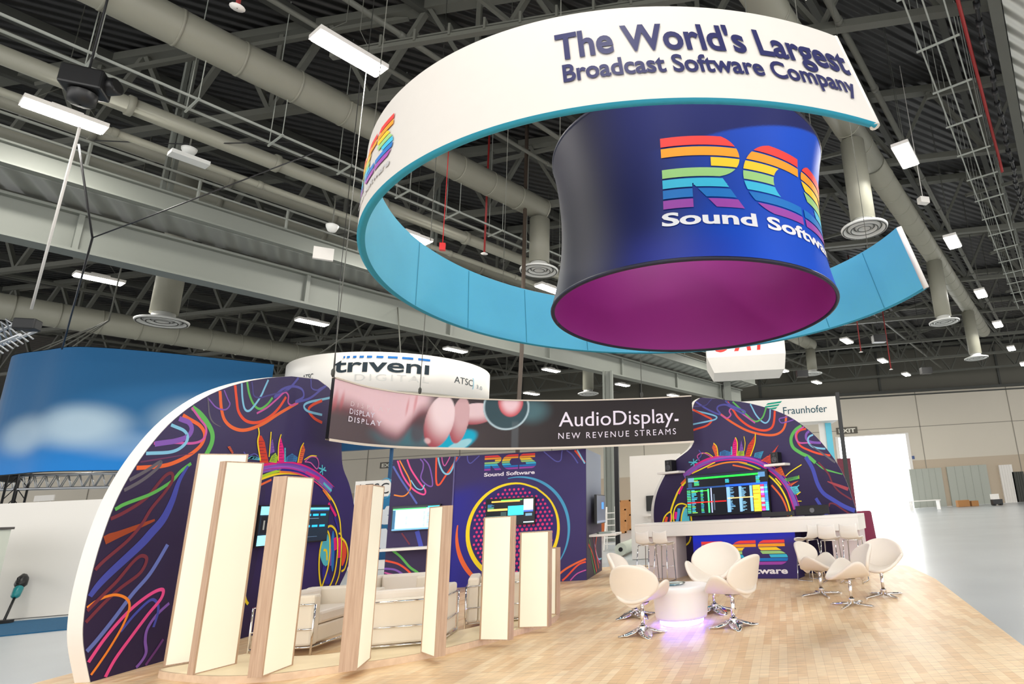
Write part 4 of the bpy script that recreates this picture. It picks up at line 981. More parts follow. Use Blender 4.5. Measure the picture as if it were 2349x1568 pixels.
W_ART = [(RGB(238, 80, 150), .045, z2([(805, 160), (870, 350), (960, 470), (1050, 517), (1068, 480), (1010, 400), (940, 290), (900, 180)]), 0), (ORA, .035, z2([(795, 130), (870, 270), (930, 390), (935, 470), (880, 530), (790, 522)]), 0), (RGB(90, 104, 186), .05, z2([(780, 260), (850, 380), (930, 500), (995, 600)]), 0),
 (LB, .03, z2([(940, 390), (990, 460), (1040, 472), (1062, 430)]), 0), (VI, .035, z2([(950, 150), (1040, 220), (1050, 280), (1030, 370), (1080, 430), (1130, 440), (1125, 350), (1090, 240), (990, 150)]), 0),
 (RE, .05, z2([(1170, 100), (1165, 380), (1190, 432), (1250, 350), (1330, 230), (1385, 100)]), 0), (LB, .045, z2([(1178, 110), (1190, 230), (1230, 320), (1280, 332), (1320, 260), (1345, 140)]), 0), (PI, .03, z2([(1212, 130), (1220, 220), (1240, 262), (1270, 220), (1320, 130), (1390, 108)]), 0),
 (PU, .03, z2([(1340, 232), (1400, 150), (1438, 128), (1445, 210), (1470, 240), (1520, 200), (1610, 115)]), 0), (PU, .03, z2([(2090, 110), (2160, 170), (2230, 222), (2272, 210), (2285, 130), (2330, 105)]), 0),
 (GR, .06, z2([(780, 1015), (850, 1070), (930, 1160), (1010, 1220), (1042, 1300), (1030, 1370)]), 0), (RE, .05, z2([(700, 1102), (820, 1130), (900, 1180), (955, 1236)]), 0), (VI, .05, z2([(700, 1175), (800, 1185), (885, 1235)]), 0), (PI, .035, z2([(700, 1208), (800, 1230), (955, 1236)]), 0), (IN, .12, z2([(995, 840), (1032, 980)]), 0), (MA, .04, z2([(860, 860), (930, 960)]), 0),
 (OR, .05, Z([(1283, 1316), (1300, 1303), (1326, 1289), (1352, 1278)], 0, 0, 1), 0), (RE, .045, Z([(1290, 1331), (1300, 1322), (1328, 1294), (1354, 1286)], 0, 0, 1), 0), (PI, .03, Z([(1308, 1331), (1324, 1315), (1346, 1306)], 0, 0, 1), 0),
 (RE, .05, Z([(1300, 1024), (1316, 1030), (1335, 1052), (1350, 1070)], 0, 0, 1), 0), (LB, .04, Z([(1320, 1024), (1332, 1045), (1350, 1078)], 0, 0, 1), 0), (PU, .035, Z([(1296, 1030), (1312, 1042), (1326, 1062)], 0, 0, 1), 0)]
art(m, W_ART, cp, lambda u, z, l: c3(u, z, l+.008), [(XL, 0), (XR, 0), (XR, CT), (XL, CT)])
for col, w, pts in ((RE, .06, [(14.4, .75), (14.9, .5), (15.4, .05)]), (GR, .05, [(14.5, .85), (14.8, .4), (15.2, .02)]), (PI, .04, [(15.0, .9), (15.3, .5), (15.9, .2)]), (LB, .04, [(15.2, .7), (15.6, .35), (16.1, .3)]), (RE, .06, [(15.5, .9), (15.3, .6), (15.7, .1)])):
    stroke(m, pts, w, col, s3, .01)
m.build('artwork_print', INK, cw, loc=CL)

# ================================================================== screens, shelves, speakers
def tv(label, TL, TR_, BL, to3, rects, bez=.02, thick=.06, off=.03, name='wall_screen'):
    u0, z1_ = TL; u1 = TR_; z0_ = BL
    loc = to3((u0+u1)/2, (z0_+z1_)/2, off); o = thing(name, label, 'screen', loc)
    m = MB(); q = [(u0-bez, z0_-bez), (u1+bez, z0_-bez), (u1+bez, z1_+bez), (u0-bez, z1_+bez)]
    m.slab([to3(u, z, off) for u, z in q], to3(0, 0, thick)-to3(0, 0, 0)); m.build('casing', BLACK, o, loc=loc)
    m = MB(); L = off+thick+.002
    for k, (a, b, c, d, col) in enumerate(rects):
        l = L+k*.00012
        m.add([to3(lerp(u0, u1, x), lerp(z0_, z1_, y), l) for x, y in ((a, b), (c, b), (c, d), (a, d))], [(0, 1, 2, 3)], col)
    m.build('display', SCREEN, o, loc=loc); return o
K = RGB(8, 10, 16)
R_ = random.Random(3)
def rows(x0, x1, y0, y1, n, cols, jag=.0, fill=.5):
    out = []
    for k in range(n):
        y = lerp(y0, y1, (k+.2)/n); out.append((x0, y, lerp(x0, x1, 1-jag*R_.random()), y+(y1-y0)/n*fill, R_.choice(cols)))
    return out
CYN, GRN, BLU = RGB(60, 190, 220), RGB(70, 210, 120), RGB(50, 120, 230)
rects = [(0, 0, 1, 1, K), (0, .955, 1, 1, RGB(20, 30, 44)), (.1, .9, .9, .945, RGB(30, 220, 60)), (.02, .84, .1, .95, RGB(90, 130, 150)), (.9, .84, .98, .96, RGB(70, 110, 150)), (.02, .7, .07, .82, RGB(30, 60, 90))]
rects += rows(.1, .17, .74, .88, 5, [CYN, RGB(190, 200, 60), GRN], .3)+rows(.5, .55, .76, .86, 3, [CYN], .2)+rows(.87, .92, .7, .88, 6, [CYN, GRN], .2)
rects += [(0, .66, .5, .7, RGB(30, 60, 110)), (.5, .66, 1, .71, RGB(30, 80, 220))]
rects += rows(.0, .05, .04, .64, 14, [CYN, RGB(60, 180, 160), GRN], .1)+rows(.06, .14, .04, .64, 16, [CYN, RGB(130, 200, 90), RGB(60, 150, 190)], .6)+rows(.18, .22, .04, .64, 16, [RGB(50, 140, 170), GRN], .3)
rects += [(.06, .59, .28, .61, RGB(60, 220, 50)), (.27, .04, .29, .64, GRN), (.31, .04, .325, .66, RGB(150, 160, 200)), (0, .3, .5, .325, RGB(240, 30, 30)), (.34, .1, .36, .5, RGB(60, 70, 80))]
rects += [(.51, .03, .55, .65, RGB(110, 150, 200)), (.66, .03, .69, .65, RGB(110, 150, 200)), (.79, .03, .82, .65, RGB(110, 160, 200))]+rows(.55, .61, .04, .64, 22, [RGB(110, 160, 190), RGB(80, 130, 170)], .9)+rows(.69, .75, .04, .64, 22, [RGB(110, 160, 190)], .9)
rects += [(.52, .36, .84, .385, RGB(240, 180, 110)), (.83, .02, .915, .65, RGB(250, 180, 40))]+rows(.83, .915, .02, .65, 14, [RGB(255, 210, 60), RGB(240, 120, 30), RGB(250, 160, 40)], .4)+rows(.92, .96, .02, .65, 12, [RGB(240, 50, 90), RGB(120, 160, 230), RGB(150, 210, 230), RGB(200, 70, 200)], .0, .9)+rows(.965, 1, .02, .65, 12, [RGB(80, 190, 220), RGB(60, 120, 220)], 0, .9)
a = rp(1579, 1092); b = rp(1770, 1172); a2 = rp(1583, 1181)
tv('largest wall screen full of coloured program columns, on the round wall above the bar', (a[0], (a[1]+rp(1768, 1077)[1])/2), b[0], (a2[1]+b[1])/2, r3, rects)
a = lp(586, 1162); b = lp(736, 1238)
tv('wall screen half hidden behind the tall light columns on the left round wall', a, b[0], b[1], l3, [(0, 0, 1, 1, RGB(14, 26, 36)), (0, .78, .5, 1, RGB(120, 190, 220)), (0, 0, .52, .26, RGB(130, 200, 236)), (.02, .3, .5, .74, K), (.5, .9, 1, .96, RGB(90, 180, 210)), (.52, .86, 1, .89, RGB(20, 60, 110))]+[(x, y, x+.09, y+.06, RGB(30, 160, 230)) for x in (.62, .74, .86) for y in (.4, .72)]+[(.62, .64, .84, .655, RGB(90, 110, 130)), (.62, .12, .84, .135, RGB(60, 80, 100))]+[(.05+.05*k, .4, .07+.05*k, .4+.3*R_.random(), RGB(110, 110, 104)) for k in range(8)])
tv('wall screen with white table on the left panel of the centre wall', (-7.28, 1.83), -6.2, 1.31, c3, [(0, 0, 1, 1, RGB(150, 196, 226)), (0, .92, 1, 1, RGB(14, 30, 40)), (0, .88, .72, .93, RGB(60, 190, 90)), (.75, .9, 1, .98, RGB(40, 170, 200)), (.08, .1, .98, .86, RGB(216, 232, 240)), (0, 0, .06, .86, RGB(30, 80, 110)), (0, 0, 1, .06, RGB(90, 140, 210))]+rows(.28, .33, .12, .6, 14, [RGB(70, 200, 150)], .2)+rows(.66, .71, .12, .75, 18, [RGB(60, 180, 90)], .2)+rows(.74, .8, .12, .75, 18, [RGB(40, 110, 180)], .2)+rows(.86, .91, .12, .75, 18, [RGB(70, 130, 190)], .2))
tv('wall screen in the middle of the printed loudspeaker circle', (-5.1, 1.87), -4.0, 1.3, c3, [(0, 0, 1, 1, K), (.1, .88, .7, .94, RGB(240, 160, 70)), (.3, .93, .75, .97, RGB(80, 200, 80)), (.0, .1, .4, .34, RGB(70, 150, 150)), (.02, .55, .44, .63, RGB(220, 180, 90)), (.45, .35, .78, .72, RGB(50, 190, 230)), (.78, .52, .98, .96, RGB(226, 228, 220)), (.78, .46, .98, .53, RGB(60, 90, 190)), (.82, .3, .96, .4, RGB(90, 130, 150)), (0, .0, .6, .06, RGB(70, 150, 160)), (.78, .04, 1, .08, RGB(190, 220, 230)), (.3, .14, .42, .5, RGB(40, 60, 60))]+rows(.02, .16, .62, .82, 6, [RGB(90, 180, 90), RGB(60, 120, 160)], .5))
tv('dark screen on the right side face of the centre wall', (14.7, 1.85), 15.9, 1.2, s3, [(0, 0, 1, 1, RGB(52, 60, 76)), (.55, .5, .8, .75, RGB(40, 120, 220)), (0, 0, 1, .08, RGB(90, 100, 120))], off=.1)
def shelf(label, c, d, rz=0.): return tag(MB().box((0, 0, 0), d).build('wall_shelf', WHITE, loc=None, bevel=.006), label, 'shelf') if False else _shelf(label, c, d, rz)
def _shelf(label, c, d, rz):
    o = MB().box((0, 0, 0), d).build('wall_shelf', WHITE, bevel=.006); o.location = c; o.rotation_euler = (0, 0, rz); return tag(o, label, 'shelf')
_shelf('white counter shelf under the screen of the centre wall left panel', (-6.75, CYF-.27, .91), (1.35, .53, .05), 0)
_shelf('white shelf sticking out of the right side of the centre wall', (XR+.33, 14.9, .93), (.64, .9, .05), 0)
tag(MB().box((XR+.3, 14.85, .975), (.3, .4, .035), .3, None).build('paper_stack', mat('grey_paper', RGB(150, 158, 150), .7)), 'papers lying on the shelf at the right side of the centre wall', 'papers')
def speaker(px, py0, py1, label, sl, px0, px1, psy):
    a = rp(px0, psy); b = rp(px1, psy); zc = (a[1]+b[1])/2; uc = (a[0]+b[0])/2
    _shelf(sl, r3(uc, zc-.02, .15), (b[0]-a[0], .28, .05), -A1)
    k = rp(px, py1); top = rp(px, py0)[1]; h = max(.24, top-zc-.03); P = r3(k[0], zc+.006, .15); o = thing('monitor_speaker', label, 'speaker', P, -A1)
    m = MB(); m.box((0, 0, h/2), (h*.72, .22, h)); m.build('cabinet', BLACK, o, bevel=.012)
    m = MB()
    for z, r_ in ((h*.34, h*.26), (h*.76, h*.11)):
        n = 20; vs = [Vector((r_*q*math.cos(2*math.pi*i/n), -.116-dy, z+r_*q*math.sin(2*math.pi*i/n))) for q, dy in ((1, .0), (.92, .008), (.75, .003), (.35, .001), (.3, .006), (.01, .01)) for i in range(n)]
        m.add(vs, [(j*n+i, j*n+(i+1) % n, (j+1)*n+(i+1) % n, (j+1)*n+i) for j in range(5) for i in range(n)], None, True)
    m.build('driver_cone', mat('cone_grey', RGB(70, 70, 76), .3), o)
speaker(1547, 1053, 1078, 'black monitor speaker left of the headphone artwork, near the wall rim', 'short white shelf carrying the speaker near the rim of the round wall', 1523, 1572, 1082)
speaker(1788, 1035, 1060, 'black monitor speaker among the skyline artwork right of the top arc', 'short white shelf carrying the speaker above the big screen right corner', 1765, 1813, 1064)

# ================================================================== platform with lit fins
PH = .07
po = [pz(362, 1550), pz(368, 1556), pz(420, 1563), pz(500, 1568), pz(620, 1563), pz(760, 1545), pz(900, 1525), pz(1000, 1506), pz(1100, 1481), pz(1200, 1453), pz(1262, 1432), pz(1281, 1418), pz(1284, 1408)]
po = [(p.x, p.y) for p in spline(po, 4)]
pc = Vector((-4.5, 9.0, 0))
pi_ = []
for x, y in po:
    d = pc-Vector((x, y, 0)); d = d.normalized()*.82; pi_.append((x+d.x, y+d.y))
m = MB(); poly = po+pi_[::-1]; m.prism(poly, 0, PH)
pf = m.build('curved_platform', PLAT); tag(pf, 'low curved wooden platform carrying the row of lit columns', 'platform')
m = MB()
for i in range(len(po)-1):
    f = lambda P, Q, t: (lerp(P[0], Q[0], t), lerp(P[1], Q[1], t))
    a, b, c, d = f(po[i], pi_[i], .02), f(po[i+1], pi_[i+1], .02), f(po[i+1], pi_[i+1], .99), f(po[i], pi_[i], .99)
    m.add([(*a, PH+.002), (*b, PH+.002), (*c, PH+.002), (*d, PH+.002)], [(0, 1, 2, 3)])
m.build('top_sheet', PLATT, pf)
FL = [((370, 1529), (374, 1529), (428, 1520), (440, 1040), 1, 'lit column at far left, its right part behind the widest one'),
      ((427, 1548), (442, 1548), (543, 1522), (490, 1058), 1, 'widest lit column with a full cream face, second from the left'),
      ((572, 1553), (600, 1553), (672, 1525), (620, 1093), 1, 'lit column standing in front of the left wall screen'),
      ((782, 1537), (818, 1537), (850, 1510), (825, 1113), 1, 'lit column turned nearly edge on, in front of the cream back to back sofas'),
      ((1028, 1505), (997, 1508), (967, 1497), (1038, 1158), -1, 'lit column with wood edge on its right, covering part of the white table screen'),
      ((1190, 1466), (1167, 1469), (1103, 1468), (1197, 1181), -1, 'lit column standing in front of the circle artwork screen'),
      ((1266, 1437), (1258, 1438), (1189, 1440), (1272, 1216), -1, 'second shortest lit column with thin wood edge'),
      ((1280, 1408), (1277, 1409), (1268, 1411), (1280, 1255), -1, 'shortest lit column, mostly hidden at the right end of the platform')]
for k, (a, b, c, top, sd, lb) in enumerate(FL):
    A_, B_, C_ = pz(*a, PH), pz(*b, PH), pz(*c, PH)
    dd = (C_-B_); L_ = max(.42, min(.62, dd.length)); dd = dd.normalized()
    if k == 7: dd = Vector((-.93, .36, 0)); B_ = A_+Vector((-.02, -.03, 0))
    if k == 0: L_ = .5
    pw = Vector((dd.y, -dd.x, 0))*(-sd); wd = max(.09, min(.2, abs((A_-B_).dot(pw)) or .12)) if k not in (0, 6, 7) else .1
    h = zover(*top, A_)-PH
    o = thing('lit_column', 'glowing cream '+lb, 'light column', B_, 0, 'lit columns on the curved platform')
    q = lambda s, t, z: Vector(dd*s+pw*t+Vector((0, 0, z)))
    fr_ = .02; m = MB()
    def blk(mb, s0, s1, t0, t1, z0, z1):
        vs = [q(s, t, z) for z in (z0, z1) for t in (t0, t1) for s in (s0, s1)]
        mb.add(vs, [(0, 2, 3, 1), (4, 5, 7, 6), (0, 1, 5, 4), (2, 6, 7, 3), (0, 4, 6, 2), (1, 3, 7, 5)])
    blk(m, 0, .02, 0, wd, .001, h); blk(m, L_-.02, L_, 0, wd, .001, h); blk(m, .02, L_-.02, 0, wd, h-.012, h); blk(m, .02, L_-.02, 0, wd, .001, .012); m.build('wood_frame', FIN, o)
    for t0, t1 in ((.004, .012), (wd-.012, wd-.004)):
        m = MB(); blk(m, .02, L_-.02, t0, t1, .012, h-.012); m.build('lit_panel', GLOW, o)

# ================================================================== lounge sofas
def make_sofa():
    o = thing('lounge_sofa', 'x', 'sofa', group='cream lounge sofas inside the column arc')
    w_, d_ = 1.05, .74
    m = MB(); m.box((0, d_/2-.08, .36), (w_-.3, .15, .5)); m.build('backrest', CREAML, o, bevel=.03)
    for s in (-1, 1):
        m = MB(); m.box((s*(w_/2-.075), 0, .4), (.145, d_-.02, .58)); m.build('armrest', CREAML, o, bevel=.03)
    m = MB(); m.box((0, -.07, .22), (w_-.32, d_-.2, .2)); m.build('seat_base', CREAML, o, bevel=.02)
    m = MB(); m.box((0, -.08, .4), (w_-.32, d_-.2, .15)); m.build('seat_cushion', LEATH, o, bevel=.035)
    m = MB(); m.box((0, d_/2-.2, .56), (w_-.32, .13, .28)); m.build('back_cushion', LEATH, o, bevel=.04)
    m = MB(); x, y = w_/2+.012, d_/2+.012
    for z in (.58, .3, .1): m.tube([(-x, -y, z), (-x, y, z), (x, y, z), (x, -y, z)]+([(-x, -y, z)] if z < .2 else []), .011, 8)
    m.build('chrome_frame', CHROME, o)
    for sx in (-1, 1):
        for sy in (-1, 1):
            m = MB(); m.tube([(sx*x, sy*y, 0), (sx*x, sy*y, .58)], .013, 8); m.build('leg', CHROME, o)
    return o
sf = make_sofa()
for i, (x, y, rz, lb) in enumerate(((-5.27, 8.32, 90, 'cream leather sofa beside the left round wall, arm side toward the columns'), (-3.86, 7.98, 188, 'cream leather sofa nearest the columns, its back turned to them'),
                                  (-4.87, 9.86, 2, 'pale cream sofa behind the nearest one, facing the columns'), (-3.0, 9.25, 198, 'cream leather sofa at the right, half hidden by short lit columns'))):
    s_ = sf if i == 0 else copy_tree(sf); s_.location = (x, y, 0); s_.rotation_euler = (0, 0, rad(rz)); s_['label'] = lb

# ================================================================== swan chairs
def shell():
    m = MB(); nr, na = 8, 40
    def disc(f, sh=0):
        vs = [f(0, 0)]+[f(r_/nr, 2*math.pi*a/na) for r_ in range(1, nr+1) for a in range(na)]
        fs = [(0, 1+a, 1+(a+1) % na) for a in range(na)]
        for r_ in range(nr-1):
            for a in range(na):
                fs.append((1+r_*na+a, 1+(r_+1)*na+a, 1+(r_+1)*na+(a+1) % na, 1+r_*na+(a+1) % na))
        m.add(vs, fs, None, True)
    def seat(r_, a):
        x = .385*r_*math.copysign(abs(math.cos(a))**.8, math.cos(a)); y = .31*r_*math.copysign(abs(math.sin(a))**.9, math.sin(a))
        ax = abs(x)/.385; w_ = 1-.38*ax**2
        y = y*w_+.05*ax**1.5-.03
        return Vector((x*(1-.06*ax), y, .385+.235*ax**2.3+.03*max(0, y)-.02*max(0, -y-.2)))
    def back(r_, a):
        x = r_*math.cos(a); z = r_*math.sin(a)
        wx = (.335+.05*z) if z > -.2 else .335+.05*z-.17*(-z-.2)
        X = x*wx*(1-.10*max(0, -z)**2); t = (z+1)/2; Z = .32+.5*t
        return Vector((X, .20+.16*t**1.2-.13*(abs(X)/.31)**2*(.4+.6*t), Z))
    disc(seat); disc(back)
    return m
def make_chair(kind):
    o = thing('swan_chair', 'x', 'chair', group='white lounge chairs')
    s_ = shell().build('seat_shell', LEATH, o, solid=.045, subs=1)
    m = MB(); m.tube([(0, -.0, .06), (0, 0, .35)], .024, 12); m.lathe([(.09, .36), (.05, .33), (.02, .32)], n=16); m.build('column', CHROME, o)
    m = MB(); m.lathe([(.045, .1), (.05, .04), (.02, .03)], n=14); m.build('hub', CHROME, o)
    for k in range(4):
        a = math.pi/4+k*math.pi/2; d = Vector((math.cos(a), math.sin(a), 0)); n_ = Vector((-d.y, d.x, 0)); m = MB()
        if kind == 'pad':
            P = [(.03, .05, .095), (.12, .085, .062), (.2, .062, .036), (.3, .012, .016)]
        else:
            P = [(.03, .022, .05), (.15, .02, .044), (.3, .016, .03), (.33, .014, .012)]
        vs = []
        for s, w_, z in P:
            vs += [d*s-n_*w_+Vector((0, 0, z-.012)), d*s+Vector((0, 0, z)), d*s+n_*w_+Vector((0, 0, z-.012)), d*s+n_*w_*.9+Vector((0, 0, max(.001, z-.03))), d*s-n_*w_*.9+Vector((0, 0, max(.001, z-.03)))]
        fs = [(i*5+j, i*5+(j+1) % 5, i*5+5+(j+1) % 5, i*5+5+j) for i in range(3) for j in range(5)]+[(0, 1, 2, 3, 4), (19, 18, 17, 16, 15)]
        m.add(vs, fs, None, True)
        if kind != 'pad': m.box(d*.32+Vector((0, 0, .008)), (.03, .03, .016), a)
        m.build('leg', CHROME, o)
    return o
def put(ch, px, py, fx, fy, lb, s=1.0):
    P = pz(px, py); ch.location = P; ch.rotation_euler = (0, 0, math.atan2(fy, fx)+math.pi/2); ch.scale = (s, s, s); ch['label'] = lb
cA = make_chair('pad'); cA['group'] = 'white swivel chairs around the glowing table'
put(cA, 1475, 1455, .42, .9, 'white swivel chair nearest the camera, back turned, left of the glowing table', 1.03)
for px, py, fx, fy, lb, s in ((1458, 1414, .95, -.12, 'white swivel chair behind the nearest one at the left of the glowing table', 1.08), (1640, 1404, -.28, -.93, 'white swivel chair behind the glowing table, facing the camera before the bar panel', 1.14), (1684, 1437, -.8, .58, 'white swivel chair at the right of the glowing table with its back to the right', 1.05)):
    put(copy_tree(cA), px, py, fx, fy, lb, s)
cB = make_chair('star'); cB['group'] = 'white swivel chairs in front of the bar right end'
put(cB, 1885, 1364, .75, -.55, 'white swivel chair with thin star base beside the printed bar panel', 1.0)
for px, py, fx, fy, lb in ((1955, 1389, -.96, -.1, 'white swivel chair seen from its side, middle of the right hand three'), (2028, 1367, -.4, -.9, 'white swivel chair farthest right, facing the camera by the floor edge')):
    put(copy_tree(cB), px, py, fx, fy, lb, 1.0)

# ================================================================== glowing round table
TP = Vector((-.42, 8.47, 0)); tb = thing('round_table', 'round white drum table glowing violet underneath between the white chairs', 'table', TP)
m = MB(); m.lathe([(.01, .475), (.3, .48), (.36, .475), (.385, .455), (.375, .40), (.355, .25), (.345, .12), (.335, .085), (.01, .085)], n=48); m.build('table_body', mat('white_moulding', RGB(238, 232, 232), .35), tb)
m = MB(); m.lathe([(.01, .02), (.28, .02), (.29, .03), (.29, .075), (.28, .085), (.01, .085)], n=40); m.build('light_ring', mat('violet_light', (.12, .09, 1.0), .5, emit=13), tb)['label'] = 'glowing violet light ring'
m = MB(); m.lathe([(.01, .0), (.26, .0), (.26, .02), (.01, .02)], n=32); m.build('foot_plate', WHITE, tb)
m = MB(); m.lathe([(.01, .484), (.15, .484), (.17, .5), (.165, .505), (.14, .49), (.01, .49)], (TP.x-.1, TP.y+.02, 0), n=32)
tag(m.build('glass_dish', GLASS), 'shallow clear glass dish on the glowing round table', 'dish')

# ================================================================== bar counter
BA = math.radians(26); BD = Vector((math.cos(BA), -math.sin(BA), 0)); BN = Vector((-math.sin(BA), -math.cos(BA), 0)); BO = Vector((.08, 13.05, 0))
def b3(s, z, l): return BO+BD*s+BN*l+Vector((0, 0, z))
def bp(px, py): P = ppl(px, py, BO, BN)-BO; return (P.dot(BD), P.z)
def bbox(mb, s0, s1, z0, z1, l0, l1):
    mb.box(b3((s0+s1)/2, (z0+z1)/2, (l0+l1)/2), (s1-s0, abs(l1-l0), z1-z0), -BA)
bar = thing('bar_counter', 'long white bar counter with rainbow striped blue front panel under the round wall', 'counter', b3(.5, 0, 0)); BL_ = b3(.5, 0, 0)
m = MB(); bbox(m, -1.93, 3.07, 1.1, 1.15, -.62, .0); m.build('counter_top', WHITE, bar, loc=BL_, bevel=.006)
m = MB(); bbox(m, -1.93, 3.07, .865, 1.1, -.04, .0); bbox(m, -1.93, -1.89, .865, 1.1, -.62, -.04); bbox(m, 3.03, 3.07, .865, 1.1, -.62, -.04); m.build('apron', WHITE, bar, loc=BL_)
for s0, s1 in ((-1.66, -.94), (2.5, 3.05)):
    m = MB(); bbox(m, s0, s1, 0, .866, -.56, -.1); m.build('end_pedestal', mat('lilac_white', RGB(216, 204, 206), .5), bar, loc=BL_)
m = MB(); bbox(m, -.49, 1.79, 0, .866, -.42, -.04); m.build('front_panel', mat('panel_core', RGB(48, 40, 96), .5), bar, loc=BL_)
m = MB()
m.grid(lambda u, v: b3(lerp(-.49, 1.79, u), lerp(.002, .864, v), -.034), 16, 16, lambda u, v: mix(RGB(58, 44, 104), RGB(8, 40, 216), sm(.35+.35*u, .95+.2*u, v)))
l0 = bp(1607, 1240); l1 = bp(1806, 1236); lz0 = bp(1720, 1296)[1]
striped_logo(m, l0[0], l1[0]-.03, lz0, l1[1], b3, -.028, nx=2)
text(m, "Sound Software", l0[0], l1[0]-.06, lz0-.16, lz0-.045, RGB(244, 240, 246), b3, -.028, bold=.03)
m.build('panel_print', INK, bar, loc=BL_)
def monitor(px0, px1, y0, y1, lb, dep, lean):
    a = bp(px0, y1); b = bp(px1, y1); w_ = b[0]-a[0]; s = (a[0]+b[0])/2; h = max(.06, bp((px0+px1)/2, y0)[1]-1.15)
    P = b3(s, 1.151, -dep); o = thing('laptop_monitor', lb, 'monitor', P, -BA)
    m = MB(); m.box((0, .0, .02+h/2*1.05), (w_*1.03, .035, h*1.0), R=Matrix.Rotation(lean, 3, 'X')); m.build('screen_back', BLACK, o, bevel=.006)
    m = MB(); m.box((0, .1, .006), (w_*.5, .22, .012)); m.build('stand_foot', DARK, o)
    if h > .1:
        m = MB(); m.add([Vector((.05*math.cos(k*math.pi/8), -.0-.022, .02+h*.5+.05*math.sin(k*math.pi/8))) for k in range(16)], [tuple(range(16))]); m.build('round_badge', mat('badge_grey', RGB(96, 96, 100), .3), o)
monitor(1817, 1893, 1162, 1182, 'black monitor back with a round badge at the right of the bar top', .3, .12)
monitor(1737, 1812, 1177, 1186, 'low flat black display lying at the middle of the bar top', .3, .0)

def make_stool():
    o = thing('bar_stool', 'x', 'stool', group='white bar stools along the bar')
    m = MB(); N = 14
    prof = [(-.2, .70), (-.19, .735), (-.1, .75), (.08, .745), (.15, .765), (.19, .84), (.205, .93), (.208, .985)]
    m.grid(lambda u, v: (lambda p: Vector(((u-.5)*.34*(1-.1*abs(v-.4)), p.x-.07*(2*u-1)**2*max(0, v-.55), p.y+.03*(2*u-1)**2)))(interpP(prof, v)), 12, 21); m.build('seat_shell', WHITE, o, solid=.018)
    for sx in (-1, 1):
        m = MB(); m.tube([(sx*.13, -.16, .73), (sx*.16, -.2, .02), (sx*.16, -.18, .011), (sx*.16, .19, .011), (sx*.16, .21, .02), (sx*.13, .13, .73)], .011, 8); m.build('leg', CHROME, o)
    m = MB(); m.tube([(-.15, -.192, .28), (.15, -.192, .28)], .01, 8); m.tube([(-.13, .13, .73), (.13, .13, .73)], .01, 8); m.build('footrest', CHROME, o)
    return o
def interpP(P, v):
    t = v*(len(P)-1); i = min(int(t), len(P)-2); return Vector((lerp(P[i][0], P[i+1][0], t-i), lerp(P[i][1], P[i+1][1], t-i), 0))
st = make_stool()
for i, (px, yo, rz, lb) in enumerate(((1483, .42, 0, 'white bar stool at the far left end of the bar'), (1522, .42, 4, 'white bar stool second from the bar left end'), (1853, .2, 62, 'white bar stool turned sideways beside the blue panel right edge'), (1903, .42, 2, 'white bar stool before the right pedestal, left of its twin'), (1955, .42, -3, 'white bar stool at the right end of the bar'))):
    s_ = st if i == 0 else copy_tree(st)
    P = ppl(px, 1240, BO+BN*yo, BN); P.z = 0
    # seat faces the bar: the backrest is toward the camera
    s_.location = P; s_.rotation_euler = (0, 0, -BA+math.pi+rad(rz)); s_['label'] = lb

# ================================================================== left side: white wall, vacuum, counter, truss
a = pz(-60, 1426); b = pz(235, 1402); dv = (b-a).normalized(); nn = Vector((dv.y, -dv.x, 0)); hz_ = zover(0, 1153, pz(0, 1422))
m = MB(); mid = (a+b)/2-nn*.1; m.box((mid.x, mid.y, hz_/2), ((b-a).length+1, .16, hz_), math.atan2(dv.y, dv.x))
tag(m.build('partition_wall', mat('partition_white', RGB(226, 222, 216), .6)), 'plain white low partition wall behind the left round wall rim', 'partition')
m = MB(); p = [pz(-200, 1478), pz(156, 1442), pz(200, 1410), pz(-200, 1444)]
m.prism([(q.x, q.y) for q in p], -.014, .004); o = m.build('blue_carpet', mat('blue_carpet', RGB(20, 84, 122), .95, noise=.2, scale=20)); tag(o, 'strip of blue carpet at the foot of the white partition', 'carpet')
ct = pz(-40, 1432); t_ = zover(5, 1210, pz(5, 1428)); P = pz(-4, 1440)-dv*1.05
o = thing('display_counter', 'white display cabinet with dark top at the left picture edge', 'cabinet', P, math.atan2(dv.y, dv.x))
m = MB(); m.box((0, .3, t_/2-.02), (.95, .55, t_-.05)); m.build('cabinet_body', mat('pale_green_white', RGB(214, 220, 208), .5), o)
m = MB(); m.box((0, .3, t_-.02), (1.02, .6, .045)); m.build('cabinet_top', mat('dark_grey_top', RGB(74, 70, 68), .5), o)
m = MB(); m.add([Vector((.1+x, .02, t_-.22+z)) for x, z in ((0, 0), (.16, .0), (.1, .08))], [(0, 1, 2)], RGB(60, 170, 60)); m.add([Vector((.3+x, .02, t_-.18+z)) for x, z in ((0, 0), (.06, 0), (.06, .09), (0, .09))], [(0, 1, 2, 3)], RGB(200, 60, 70)); m.build('sticker', INK, o)
# cordless vacuum leaning on the partition
A_ = pz(6, 1430); top = zover(60, 1310, pz(40, 1412)); B_ = ppl(58, 1316, (a+b)/2+nn*.06, nn); d = (B_-A_)
o = thing('cordless_vacuum', 'black and teal cordless stick vacuum leaning on the white partition', 'vacuum cleaner', A_)
f_ = lambda t: A_+d*t
m = MB(); m.tube([f_(.03), f_(.52)], .022, 8); m.build('tube', BLACK, o, loc=A_)
m = MB(); m.tube([f_(.5), f_(.54), f_(.7), f_(.74)], [.03, .07, .075, .045], 10); m.build('dust_canister', mat('teal_plastic', RGB(24, 130, 136), .35), o, loc=A_)
m = MB(); m.tube([f_(.72), f_(.78), f_(.9), f_(.98)], [.06, .1, .09, .04], 10); m.tube([f_(.8)+nn*.08, f_(.92)+nn*.12, f_(.99)+nn*.03], .03, 6); m.build('motor_handle', BLACK, o, loc=A_)
